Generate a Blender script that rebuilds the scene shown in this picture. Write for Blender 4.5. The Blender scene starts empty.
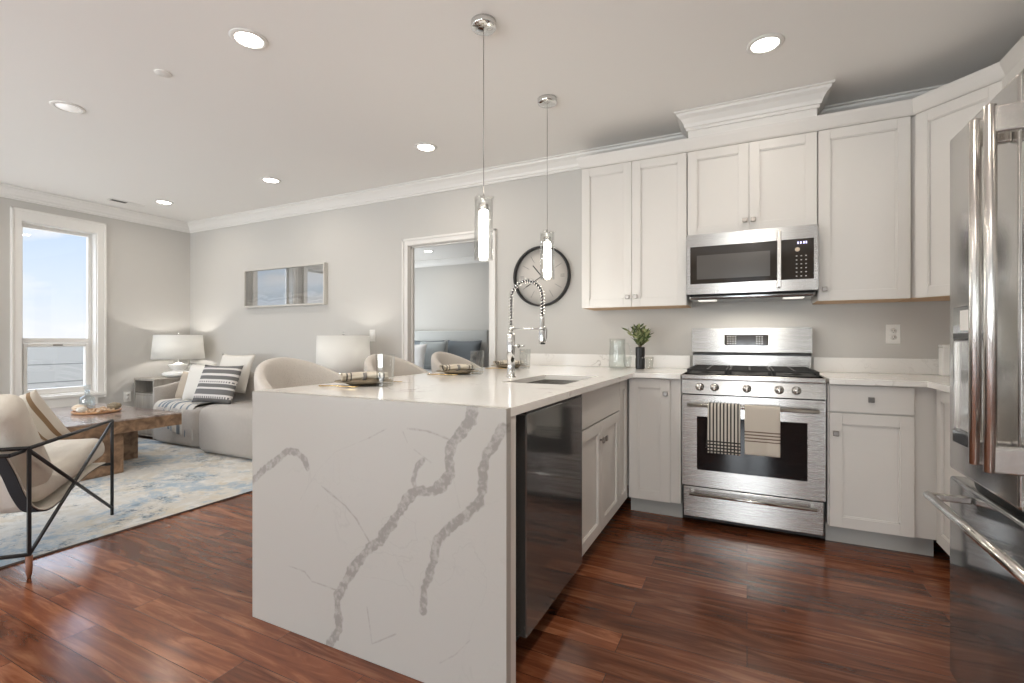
import bpy, bmesh, math, random
from mathutils import Vector, Matrix, noise
import numpy as np
PI = math.pi
random.seed(7)
SC = bpy.context.scene
COL = SC.collection

# ------------------------------------------------------------------ camera
F_PX, YAW, EYE = 479.0, math.atan(235/479), 1.12
cam_d = bpy.data.cameras.new('camera'); cam = bpy.data.objects.new('camera', cam_d); COL.objects.link(cam)
cam.location = (0, 0, EYE); cam.rotation_euler = (PI/2, 0, YAW)
cam_d.sensor_width = 36; cam_d.lens = F_PX/1024*36; cam_d.shift_y = -1.0/1024
cam_d.clip_start = .02; cam_d.clip_end = 200
SC.camera = cam
SC.view_settings.view_transform = 'Standard'; SC.view_settings.look = 'None'
SC.view_settings.gamma = 1; SC.view_settings.use_curve_mapping = False
SC.view_settings.exposure = .15
SC.cycles.transparent_max_bounces = 32; SC.cycles.max_bounces = 14; SC.cycles.diffuse_bounces = 6; SC.cycles.glossy_bounces = 6

# ------------------------------------------------------------------ world: pale blue sky with thin cloud
W = bpy.data.worlds.new('sky'); SC.world = W; W.use_nodes = True
nt = W.node_tree; nt.nodes.clear(); N = nt.nodes.new; L = nt.links.new
tc = N('ShaderNodeTexCoord'); mp = N('ShaderNodeMapping'); mp.inputs['Scale'].default_value = (1.4, 1.4, 4.2); mp.inputs['Location'].default_value = (.3, .9, .2)
ns = N('ShaderNodeTexNoise'); ns.inputs['Scale'].default_value = 2.3; ns.inputs['Detail'].default_value = 5; ns.inputs['Roughness'].default_value = .5
cr = N('ShaderNodeValToRGB'); cr.color_ramp.elements[0].position = .47; cr.color_ramp.elements[1].position = .58
sx = N('ShaderNodeSeparateXYZ'); hr = N('ShaderNodeValToRGB')
e = hr.color_ramp.elements; e[0].position = 0.0; e[0].color = (.45, .43, .40, 1); e[1].position = 1; e[1].color = (.50, .70, 1.0, 1)
q = e.new(.5); q.color = (.93, .95, 1.0, 1); q = e.new(.535); q.color = (.78, .88, 1.0, 1); q = e.new(.62); q.color = (.52, .72, 1.0, 1); q = e.new(.48); q.color = (.5, .48, .45, 1)
mm = N('ShaderNodeMath'); mm.operation = 'MULTIPLY_ADD'; mm.inputs[1].default_value = .5; mm.inputs[2].default_value = .5
mx = N('ShaderNodeMix'); mx.data_type = 'RGBA'; mx.inputs[7].default_value = (1, 1, 1, 1)
bg = N('ShaderNodeBackground'); bg.inputs[1].default_value = 1.0; wo = N('ShaderNodeOutputWorld')
L(tc.outputs['Generated'], mp.inputs[0]); L(mp.outputs[0], ns.inputs[0]); L(ns.outputs[0], cr.inputs[0])
L(tc.outputs['Generated'], sx.inputs[0]); L(sx.outputs[2], mm.inputs[0]); L(mm.outputs[0], hr.inputs[0])
L(hr.outputs[0], mx.inputs[6]); L(cr.outputs[0], mx.inputs[0]); L(mx.outputs[2], bg.inputs[0]); L(bg.outputs[0], wo.inputs[0])
br_ = N('ShaderNodeValToRGB'); e = br_.color_ramp.elements      # brighter high sky, sunlit ground (values / 5)
e[0].position = 0; e[0].color = (.5, .5, .5, 1); e[1].position = 1; e[1].color = (1.0, 1.0, 1.0, 1)
for p_, v_ in ((.44, .32), (.49, .15), (.50, .126), (.59, .122), (.66, .8)): q = e.new(p_); q.color = (v_, v_, v_, 1)
m5 = N('ShaderNodeMath'); m5.operation = 'MULTIPLY'; m5.inputs[1].default_value = 7.8; L(mm.outputs[0], br_.inputs[0]); L(br_.outputs[0], m5.inputs[0]); L(m5.outputs[0], bg.inputs[1])

# ------------------------------------------------------------------ lights: window portals, plus fill added behind the camera
CEIL, XL, XR, YB, YF = 2.618, -6.45, 1.46, 3.72, -2.9
CANK = (CEIL-EYE)/1.52
def area(name, loc, rot, sx_, sy_, power, col=(1, 1, 1), spread=PI, portal=False, shape='RECTANGLE'):
    l = bpy.data.lights.new(name, 'AREA'); l.shape = shape; l.size = sx_; l.size_y = sy_; l.energy = power; l.color = col; l.spread = spread
    if portal: l.cycles.is_portal = True
    o = bpy.data.objects.new(name, l); COL.objects.link(o); o.location = loc; o.rotation_euler = rot
    return o
DAY = (.90, .96, 1.0)
WIN_L = [(2.11, 2.735), (1.22, 1.85), (-.9, .2)]            # window openings of the left wall (y ranges)
WIN_F = [(-5.7, -4.8), (-4.3, -3.4), (-2.3, -1.5), (-.35, .35)]                           # tall openings added behind the camera for fill and reflected streaks (x ranges)
for y0, y1 in WIN_L: area('window_portal', (XL-.2, (y0+y1)/2, 1.43), (0, -PI/2, 0), 1.76, y1-y0, 1, portal=True)
for (x0, x1), pw in zip(WIN_F, (90, 85, 45, 80)):
    area('rear_fill', ((x0+x1)/2, YF-.55, 1.2), (PI/2+.72, 0, 0), x1-x0, 2.1, pw, DAY)  # added fill lamps, tilted up to brighten the ceiling
CAN_W = 3.2
CANS = [(-2.254, 1.584, 1), (.083, 2.776, .92), (-3.968, 1.526, .35), (-2.264, 3.08, 1), (-4.047, 3.067, 1), (-5.744, 3.037, 1),
        (-5.74, 1.53, 1), (.083, 1.0, 3.2), (-2.25, -.1, 2.4), (-4.0, -.1, 2.4), (-5.74, -.1, 1), (.083, -1.0, 5.0), (-4.86, 6.68, 1)]
CANS = [(x*CANK, y*CANK, p) for x, y, p in CANS]

# ------------------------------------------------------------------ materials
def newmat(name):
    m = bpy.data.materials.new(name); m.use_nodes = True
    return m, m.node_tree, m.node_tree.nodes['Principled BSDF']
def pset(b, **k):
    for a, v in k.items():
        a = {'rough': 'Roughness', 'metal': 'Metallic', 'spec': 'Specular IOR Level', 'trans': 'Transmission Weight', 'ior': 'IOR', 'coat': 'Coat Weight', 'sheen': 'Sheen Weight', 'alpha': 'Alpha'}[a]
        b.inputs[a].default_value = v
def plain(name, c, rough=.5, bump=0, bscale=200, var=0, vscale=3, **k):
    m, t, b = newmat(name); b.inputs['Base Color'].default_value = (*c, 1); pset(b, rough=rough, **k)
    co = t.nodes.new('ShaderNodeTexCoord')
    if var:
        n = t.nodes.new('ShaderNodeTexNoise'); n.inputs['Scale'].default_value = vscale; n.inputs['Detail'].default_value = 4
        r = t.nodes.new('ShaderNodeMix'); r.data_type = 'RGBA'
        r.inputs[6].default_value = (*[x*(1-var) for x in c], 1); r.inputs[7].default_value = (*[min(1, x*(1+var)) for x in c], 1)
        t.links.new(co.outputs['Object'], n.inputs[0]); t.links.new(n.outputs[0], r.inputs[0]); t.links.new(r.outputs[2], b.inputs['Base Color'])
    if bump:
        n = t.nodes.new('ShaderNodeTexNoise'); n.inputs['Scale'].default_value = bscale; n.inputs['Detail'].default_value = 3
        u = t.nodes.new('ShaderNodeBump'); u.inputs['Strength'].default_value = bump; u.inputs['Distance'].default_value = .01
        t.links.new(co.outputs['Object'], n.inputs[0]); t.links.new(n.outputs[0], u.inputs['Height']); t.links.new(u.outputs[0], b.inputs['Normal'])
    return m
def emis(name, c, s):
    m, t, b = newmat(name); b.inputs['Base Color'].default_value = (.9, .9, .9, 1)
    b.inputs['Emission Color'].default_value = (*c, 1); b.inputs['Emission Strength'].default_value = s; return m
def steel(name, c, rough, streak=.05, vertical=False, aniso=0.0, metal=1.0):
    m, t, b = newmat(name); b.inputs['Base Color'].default_value = (*c, 1); pset(b, rough=rough, metal=metal)
    b.inputs['Anisotropic'].default_value = aniso; tv = t.nodes.new('ShaderNodeVectorTransform'); tv.convert_from = 'OBJECT'; tv.convert_to = 'WORLD'; tv.vector_type = 'VECTOR'; tv.inputs[0].default_value = (0, 0, 1); t.links.new(tv.outputs[0], b.inputs['Tangent'])
    co = t.nodes.new('ShaderNodeTexCoord'); mp = t.nodes.new('ShaderNodeMapping')
    mp.inputs['Scale'].default_value = (2, 2, 900) if not vertical else (420, 420, 3)
    n = t.nodes.new('ShaderNodeTexNoise'); n.inputs['Scale'].default_value = 1; n.inputs['Detail'].default_value = 2
    r = t.nodes.new('ShaderNodeMapRange'); r.inputs['To Min'].default_value = rough-streak; r.inputs['To Max'].default_value = rough+streak
    t.links.new(co.outputs['Object'], mp.inputs[0]); t.links.new(mp.outputs[0], n.inputs[0]); t.links.new(n.outputs[0], r.inputs[0]); t.links.new(r.outputs[0], b.inputs['Roughness'])
    return m
def glass(name, c=(1, 1, 1), rough=0.0):
    m, t, b = newmat(name); b.inputs['Base Color'].default_value = (*c, 1); pset(b, rough=rough, trans=1.0, ior=1.45); return m
def pane_mat(name, col=(1, 1, 1), refl=.04):
    m = bpy.data.materials.new(name); m.use_nodes = True; t = m.node_tree; t.nodes.clear()
    o = t.nodes.new('ShaderNodeOutputMaterial'); a = t.nodes.new('ShaderNodeBsdfTransparent'); g = t.nodes.new('ShaderNodeBsdfGlossy'); g.inputs['Roughness'].default_value = .0
    lw = t.nodes.new('ShaderNodeLayerWeight'); lw.inputs[0].default_value = .5; pw_ = t.nodes.new('ShaderNodeMath'); pw_.operation = 'POWER'; pw_.inputs[1].default_value = 3.5
    f = t.nodes.new('ShaderNodeMath'); f.operation = 'MULTIPLY_ADD'; f.inputs[1].default_value = .75; f.inputs[2].default_value = refl; a.inputs[0].default_value = (*col, 1); x = t.nodes.new('ShaderNodeMixShader')
    t.links.new(lw.outputs['Facing'], pw_.inputs[0]); t.links.new(pw_.outputs[0], f.inputs[0])
    t.links.new(f.outputs[0], x.inputs[0]); t.links.new(a.outputs[0], x.inputs[1]); t.links.new(g.outputs[0], x.inputs[2]); t.links.new(x.outputs[0], o.inputs[0])
    return m
def marble(name, base=(.83, .81, .775), vein=(.36, .335, .31), rough=.12, attr=False, amount=1.0):
    m, t, b = newmat(name); pset(b, rough=rough)
    co = t.nodes.new('ShaderNodeTexCoord'); Nn = t.nodes.new; Lk = t.links.new
    def ridge(scale, w, seed, dist):
        mp = Nn('ShaderNodeMapping'); mp.inputs['Location'].default_value = (seed, seed*.7, seed*1.3); mp.inputs['Rotation'].default_value = (.3, .2, .6)
        n = Nn('ShaderNodeTexNoise'); n.inputs['Scale'].default_value = scale; n.inputs['Detail'].default_value = 4; n.inputs['Distortion'].default_value = dist
        s = Nn('ShaderNodeMath'); s.operation = 'SUBTRACT'; s.inputs[1].default_value = .5
        a = Nn('ShaderNodeMath'); a.operation = 'ABSOLUTE'
        r = Nn('ShaderNodeMapRange'); r.inputs['From Min'].default_value = 0; r.inputs['From Max'].default_value = w; r.inputs['To Min'].default_value = 1; r.inputs['To Max'].default_value = 0
        Lk(co.outputs['Object'], mp.inputs[0]); Lk(mp.outputs[0], n.inputs[0]); Lk(n.outputs[0], s.inputs[0]); Lk(s.outputs[0], a.inputs[0]); Lk(a.outputs[0], r.inputs[0])
        return r.outputs[0]
    def mul(a, bb):
        k = Nn('ShaderNodeMath'); k.operation = 'MULTIPLY'; k.use_clamp = True
        for i, v in enumerate((a, bb)):
            if isinstance(v, (int, float)): k.inputs[i].default_value = v
            else: Lk(v, k.inputs[i])
        return k.outputs[0]
    pm = Nn('ShaderNodeTexNoise'); pm.inputs['Scale'].default_value = 2.1; Lk(co.outputs['Object'], pm.inputs[0])
    pr = Nn('ShaderNodeMapRange'); pr.inputs['From Min'].default_value = .47; pr.inputs['From Max'].default_value = .62; Lk(pm.outputs[0], pr.inputs[0])
    v = mul(mul(ridge(2.2, .010, 3.1, 1.6), pr.outputs[0]), .42*amount)
    v2 = mul(mul(ridge(7, .012, 8.7, 1.2), pr.outputs[0]), .16*amount)
    ad = Nn('ShaderNodeMath'); ad.operation = 'MAXIMUM'; Lk(v, ad.inputs[0]); Lk(v2, ad.inputs[1]); fac = ad.outputs[0]
    if attr:
        at = Nn('ShaderNodeAttribute'); at.attribute_name = 'vein'
        n3 = Nn('ShaderNodeTexNoise'); n3.inputs['Scale'].default_value = 55; n3.inputs['Detail'].default_value = 5; Lk(co.outputs['Object'], n3.inputs[0])
        r3 = Nn('ShaderNodeMapRange'); r3.inputs['From Min'].default_value = .36; r3.inputs['From Max'].default_value = .56; r3.inputs['To Min'].default_value = .35; Lk(n3.outputs[0], r3.inputs[0])
        w = mul(at.outputs['Fac'], r3.outputs[0])
        ad2 = Nn('ShaderNodeMath'); ad2.operation = 'MAXIMUM'; Lk(fac, ad2.inputs[0]); Lk(w, ad2.inputs[1]); fac = ad2.outputs[0]
    mx = Nn('ShaderNodeMix'); mx.data_type = 'RGBA'; mx.inputs[6].default_value = (*base, 1); mx.inputs[7].default_value = (*vein, 1)
    Lk(fac, mx.inputs[0]); Lk(mx.outputs[2], b.inputs['Base Color'])
    return m
def stripes(name, axis, bands, c0, c1, rough=.9, mask=None, bump=.3):
    """bands: list of (lo, hi) along an object axis painted c1; mask: list of (axis2, period, duty, lo, hi)"""
    m, t, b = newmat(name); pset(b, rough=rough); Nn = t.nodes.new; Lk = t.links.new
    co = Nn('ShaderNodeTexCoord'); sp = Nn('ShaderNodeSeparateXYZ'); Lk(co.outputs['Object'], sp.inputs[0])
    def band(ax, lo, hi):
        a = Nn('ShaderNodeMath'); a.operation = 'GREATER_THAN'; a.inputs[1].default_value = lo; Lk(sp.outputs[ax], a.inputs[0])
        c = Nn('ShaderNodeMath'); c.operation = 'LESS_THAN'; c.inputs[1].default_value = hi; Lk(sp.outputs[ax], c.inputs[0])
        d = Nn('ShaderNodeMath'); d.operation = 'MULTIPLY'; Lk(a.outputs[0], d.inputs[0]); Lk(c.outputs[0], d.inputs[1]); return d.outputs[0]
    outs = [band(axis, lo, hi) for lo, hi in bands]
    for ax, per, duty, lo, hi, zax in (mask or []):
        f = Nn('ShaderNodeMath'); f.operation = 'PINGPONG'; f.inputs[1].default_value = per/2; Lk(sp.outputs[ax], f.inputs[0])
        g = Nn('ShaderNodeMath'); g.operation = 'LESS_THAN'; g.inputs[1].default_value = per/2*duty; Lk(f.outputs[0], g.inputs[0])
        d = Nn('ShaderNodeMath'); d.operation = 'MULTIPLY'; Lk(g.outputs[0], d.inputs[0]); Lk(band(zax, lo, hi), d.inputs[1]); outs.append(d.outputs[0])
    fac = outs[0]
    for o in outs[1:]:
        a = Nn('ShaderNodeMath'); a.operation = 'MAXIMUM'; Lk(fac, a.inputs[0]); Lk(o, a.inputs[1]); fac = a.outputs[0]
    mx = Nn('ShaderNodeMix'); mx.data_type = 'RGBA'; mx.inputs[6].default_value = (*c0, 1); mx.inputs[7].default_value = (*c1, 1); Lk(fac, mx.inputs[0]); Lk(mx.outputs[2], b.inputs['Base Color'])
    n = Nn('ShaderNodeTexNoise'); n.inputs['Scale'].default_value = 400; u = Nn('ShaderNodeBump'); u.inputs['Strength'].default_value = bump; u.inputs['Distance'].default_value = .003
    Lk(co.outputs['Object'], n.inputs[0]); Lk(n.outputs[0], u.inputs['Height']); Lk(u.outputs[0], b.inputs['Normal'])
    return m
def wood(name, ca, cb, axis=0, scale=1.0, rough=.45, stretch=14):
    m, t, b = newmat(name); pset(b, rough=rough); Nn = t.nodes.new; Lk = t.links.new
    co = Nn('ShaderNodeTexCoord'); mp = Nn('ShaderNodeMapping'); s = [stretch*scale]*3; s[axis] = 1.2*scale; mp.inputs['Scale'].default_value = s
    n = Nn('ShaderNodeTexNoise'); n.inputs['Scale'].default_value = 1; n.inputs['Detail'].default_value = 6; n.inputs['Distortion'].default_value = .8
    r = Nn('ShaderNodeValToRGB'); r.color_ramp.elements[0].position = .35; r.color_ramp.elements[0].color = (*ca, 1); r.color_ramp.elements[1].position = .68; r.color_ramp.elements[1].color = (*cb, 1)
    Lk(co.outputs['Object'], mp.inputs[0]); Lk(mp.outputs[0], n.inputs[0]); Lk(n.outputs[0], r.inputs[0]); Lk(r.outputs[0], b.inputs['Base Color'])
    return m
def floor_mat():
    m, t, b = newmat('hardwood_planks'); pset(b, spec=.5); Nn = t.nodes.new; Lk = t.links.new
    co = Nn('ShaderNodeTexCoord')
    br = Nn('ShaderNodeTexBrick'); br.inputs['Scale'].default_value = 1; br.inputs['Brick Width'].default_value = 1.15; br.inputs['Row Height'].default_value = .122
    br.inputs['Mortar Size'].default_value = .0011; br.inputs['Mortar Smooth'].default_value = .3; br.offset = .37; br.offset_frequency = 2; br.inputs['Bias'].default_value = 0
    br.inputs['Color1'].default_value = (0, 0, 0, 1); br.inputs['Color2'].default_value = (1, 1, 1, 1); br.inputs['Mortar'].default_value = (.5, .5, .5, 1)
    Lk(co.outputs['Object'], br.inputs[0])
    # grain shifted per plank
    sp = Nn('ShaderNodeVectorMath'); sp.operation = 'MULTIPLY'; sp.inputs[1].default_value = (3, 7, 11); Lk(br.outputs[0], sp.inputs[0])
    mp = Nn('ShaderNodeMapping'); mp.inputs['Scale'].default_value = (1.5, 13, 1); Lk(co.outputs['Object'], mp.inputs[0])
    ad = Nn('ShaderNodeVectorMath'); ad.operation = 'ADD'; Lk(mp.outputs[0], ad.inputs[0]); Lk(sp.outputs[0], ad.inputs[1])
    n = Nn('ShaderNodeTexNoise'); n.inputs['Scale'].default_value = 1.3; n.inputs['Detail'].default_value = 6; n.inputs['Roughness'].default_value = .6; n.inputs['Distortion'].default_value = 1.5; Lk(ad.outputs[0], n.inputs[0])
    n2 = Nn('ShaderNodeTexNoise'); n2.inputs['Scale'].default_value = .9; n2.inputs['Detail'].default_value = 3; Lk(ad.outputs[0], n2.inputs[0])
    r = Nn('ShaderNodeValToRGB'); el = r.color_ramp.elements
    el[0].position = .28; el[0].color = (.075, .024, .011, 1); el[1].position = .75; el[1].color = (.32, .145, .075, 1)
    q = el.new(.5); q.color = (.165, .055, .025, 1); Lk(n.outputs[0], r.inputs[0])
    hs = Nn('ShaderNodeMix'); hs.data_type = 'RGBA'; hs.blend_type = 'MULTIPLY'; hs.inputs[0].default_value = 1
    r2 = Nn('ShaderNodeValToRGB'); r2.color_ramp.elements[0].color = (.62, .58, .58, 1); r2.color_ramp.elements[1].color = (1.35, 1.3, 1.25, 1); Lk(br.outputs[0], r2.inputs[0])
    Lk(r.outputs[0], hs.inputs[6]); Lk(r2.outputs[0], hs.inputs[7])
    mo = Nn('ShaderNodeMix'); mo.data_type = 'RGBA'; mo.inputs[7].default_value = (.012, .005, .004, 1); Lk(br.outputs['Fac'], mo.inputs[0]); Lk(hs.outputs[2], mo.inputs[6])
    Lk(mo.outputs[2], b.inputs['Base Color'])
    rr = Nn('ShaderNodeMapRange'); rr.inputs['To Min'].default_value = .13; rr.inputs['To Max'].default_value = .28; Lk(n2.outputs[0], rr.inputs[0]); Lk(rr.outputs[0], b.inputs['Roughness'])
    bu = Nn('ShaderNodeBump'); bu.inputs['Strength'].default_value = .12; bu.inputs['Distance'].default_value = .004; Lk(n.outputs[0], bu.inputs['Height']); Lk(bu.outputs[0], b.inputs['Normal'])
    return m
def rug_mat():
    m, t, b = newmat('distressed_rug'); pset(b, rough=.95); Nn = t.nodes.new; Lk = t.links.new
    co = Nn('ShaderNodeTexCoord')
    def nz(s, d, loc, dist=0, rough=.6):
        mp = Nn('ShaderNodeMapping'); mp.inputs['Location'].default_value = loc; Lk(co.outputs['Object'], mp.inputs[0])
        n = Nn('ShaderNodeTexNoise'); n.inputs['Scale'].default_value = s; n.inputs['Detail'].default_value = d; n.inputs['Roughness'].default_value = rough; n.inputs['Distortion'].default_value = dist; Lk(mp.outputs[0], n.inputs[0]); return n.outputs[0]
    def ramp(x, a, bb):
        r = Nn('ShaderNodeMapRange'); r.inputs['From Min'].default_value = a; r.inputs['From Max'].default_value = bb; Lk(x, r.inputs[0]); return r.outputs[0]
    def mix(f, a, bb):
        x = Nn('ShaderNodeMix'); x.data_type = 'RGBA'; Lk(f, x.inputs[0])
        for i, v in ((6, a), (7, bb)):
            if isinstance(v, tuple): x.inputs[i].default_value = (*v, 1)
            else: Lk(v, x.inputs[i])
        return x.outputs[2]
    c = mix(ramp(nz(1.3, 6, (2, 1, 0)), .44, .58), (.62, .61, .58), (.60, .545, .45))
    c = mix(ramp(nz(9, 6, (7, 2, 0), .3, .7), .47, .62), c, (.70, .69, .66))
    c = mix(ramp(nz(1.7, 12, (5, 3, 0), .25, .82), .50, .57), c, (.36, .45, .53))
    k = Nn('ShaderNodeMath'); k.operation = 'MULTIPLY'; Lk(ramp(nz(2.0, 12, (9, 4, 0), .2, .86), .53, .60), k.inputs[0]); Lk(ramp(nz(38, 4, (0, 2, 0), .3, .7), .40, .56), k.inputs[1])
    c = mix(k.outputs[0], c, (.11, .16, .21))
    Lk(c, b.inputs['Base Color'])
    bu = Nn('ShaderNodeBump'); bu.inputs['Strength'].default_value = .5; bu.inputs['Distance'].default_value = .004; Lk(nz(260, 2, (0, 0, 0)), bu.inputs['Height']); Lk(bu.outputs[0], b.inputs['Normal'])
    return m

MT = dict(
    wall=plain('wall_paint', (.555, .54, .512), .75, bump=.04, bscale=300),
    ceiling=plain('ceiling_paint', (.84, .825, .80), .85),
    trim=plain('trim_paint', (.77, .755, .725), .4),
    cab=plain('cabinet_paint', (.69, .667, .632), .38),
    cab_in=plain('cabinet_raw_edge', (.60, .40, .24), .6),
    toe=plain('toe_kick_paint', (.50, .50, .47), .6),
    quartz=marble('quartz_top', (.84, .825, .795), amount=1.7), quartz_shaded=marble('quartz_waterfall_shaded', (.40, .38, .35), vein=(.245, .228, .207), attr=True, amount=.45, rough=.3),  # waterfall copy of the top quartz, darkened with the slab's shade
    floor=floor_mat(), rug=rug_mat(), rug_edge=plain('rug_edge', (.12, .10, .09), .9),
    steel=steel('brushed_steel', (.50, .488, .468), .27, .02, aniso=.8), steel_v=steel('fridge_steel', (.50, .49, .475), .22, .04, aniso=.6),
    steel_h=steel('handle_steel', (.66, .64, .61), .2, .03), dark_steel=steel('dark_steel', (.27, .275, .275), .085, .02, metal=.8),
    chrome=plain('chrome', (.75, .75, .74), .08, metal=1.0), nickel=plain('knob_nickel', (.30, .28, .26), .28, metal=1.0),
    black=plain('black_plastic', (.012, .012, .012), .35), black_gl=plain('black_oven_glass', (.008, .008, .009), .05, spec=.35),
    brown_gl=plain('dark_brown_glass', (.030, .024, .019), .08), mw_win=plain('microwave_window', (.085, .078, .07), .18),
    iron=plain('cast_iron', (.018, .018, .018), .6, bump=.2), metal_black=plain('black_metal', (.015, .015, .017), .4),
    pane=pane_mat('window_glass'), glass=pane_mat('clear_glass', (.965, .97, .965), .07), bottle_glass=pane_mat('blue_tinted_glass', (.90, .93, .945), .12), glass_g=pane_mat('greenish_glass', (.955, .972, .966), .05),
    white=plain('white_ceramic', (.85, .85, .83), .3), plastic=plain('white_plastic', (.80, .79, .76), .4),
    hood=emis('hood_diffuser', (1, .95, .86), .7), can=emis('lit_diffuser', (1, .95, .86), 14), can_dim=emis('dim_diffuser', (1, .96, .9), .25), tube=emis('pendant_diffuser', (1, .97, .92), 9),
    shade=None, disp=emis('display_digits', (.55, .5, 1.0), 1.6),
    boucle=plain('boucle_fabric', (.44, .40, .36), .95, bump=.9, bscale=160, var=.12, vscale=60, sheen=.3),
    boucle_l=plain('light_boucle', (.62, .58, .53), .95, bump=.6, bscale=180, var=.06, vscale=60, sheen=.2),
    canvas=plain('canvas', (.67, .63, .565), .95, bump=.5, bscale=30, var=.06, vscale=12),
    cream=plain('cream_cloth', (.74, .71, .65), .95, bump=.4, bscale=60), tan=plain('tan_cloth', (.47, .40, .32), .95, bump=.4, bscale=60),
    grey_d=plain('slate_cloth', (.16, .18, .20), .9, bump=.3, bscale=60), grey_m=plain('grey_cloth', (.36, .39, .40), .9, bump=.3, bscale=60), grey_l=plain('pale_grey_cloth', (.60, .61, .60), .9, bump=.2, bscale=80),
    table_w=wood('table_wood', (.13, .075, .042), (.34, .215, .13), 0), table_t=wood('table_top_wood', (.20, .15, .13), (.44, .38, .35), 0, rough=.14),
    leg_w=wood('leg_wood', (.16, .06, .03), (.30, .12, .06), 2), tray_w=wood('tray_wood', (.45, .22, .10), (.62, .36, .18), 0),
    strap=plain('black_strap', (.018, .020, .024), .7, bump=.2), gold=plain('gold_metal', (.72, .50, .22), .25, metal=1.0),
    leaf=plain('leaf_green', (.07, .11, .035), .5, var=.5, vscale=20), leaf_l=plain('pale_leaf', (.30, .33, .15), .5), stem=plain('stem_brown', (.12, .09, .04), .7),
    grey_wood=wood('grey_washed_wood', (.27, .25, .22), (.40, .37, .33), 2), siding=None,
    bead=plain('wooden_beads', (.58, .42, .28), .6), shell_m=plain('pale_shell', (.75, .62, .48), .5, var=.2, vscale=60), shell_d=plain('brown_shell', (.25, .20, .13), .7, bump=.8, bscale=80),
    dial=plain('clock_dial', (.62, .585, .54), .6), ink=plain('black_ink', (.02, .02, .02), .5), ink_g=plain('grey_ink', (.22, .21, .20), .6),
    bed=plain('headboard_linen', (.50, .51, .50), .95, bump=.3, bscale=200), sheet=plain('white_bedding', (.78, .78, .78), .9),
    towel_a=None, towel_b=None, vent=plain('vent_dark', (.07, .065, .06), .7), mat=plain('art_mat', (.70, .69, .66), .7), frame=plain('pale_frame', (.58, .56, .52), .4),
)
# lamp shade: thin translucent cloth
m, t, b = newmat('shade_linen'); b.inputs['Base Color'].default_value = (.86, .86, .84, 1); pset(b, rough=.9)
tr = t.nodes.new('ShaderNodeBsdfTranslucent'); tr.inputs[0].default_value = (.80, .79, .76, 1); ms = t.nodes.new('ShaderNodeMixShader'); ms.inputs[0].default_value = .35
t.links.new(b.outputs[0], ms.inputs[1]); t.links.new(tr.outputs[0], ms.inputs[2]); t.links.new(ms.outputs[0], t.nodes['Material Output'].inputs[0]); MT['shade'] = m
MT['towel_a'] = stripes('checked_towel', 2, [(-.9, -.8)], (.62, .585, .52), (.035, .033, .03), mask=[(0, .0185, .42, -.9, .9, 2), (2, .0185, .45, -.268, -.19, 2)])
MT['towel_b'] = stripes('banded_towel', 2, [(-.135, -.128), (-.152, -.145), (-.170, -.163), (-.187, -.181)], (.60, .545, .47), (.16, .11, .08))
MT['siding'] = stripes('grey_siding', 2, [(z, z+.012) for z in (-.5, -.28, -.06, .16, .38, .60, .82, 1.04)], (.31, .305, .29), (.14, .14, .135), bump=.1)
MT['cushion_s'] = stripes('striped_cushion_cloth', 1, [(-.22, -.165), (-.125, -.07), (-.05, -.012), (.035, .075), (.10, .145), (.165, .22)], (.66, .63, .60), (.15, .145, .14), mask=[(0, .03, .5, -.165, -.145, 1), (0, .03, .5, .0, .015, 1)])

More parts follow.
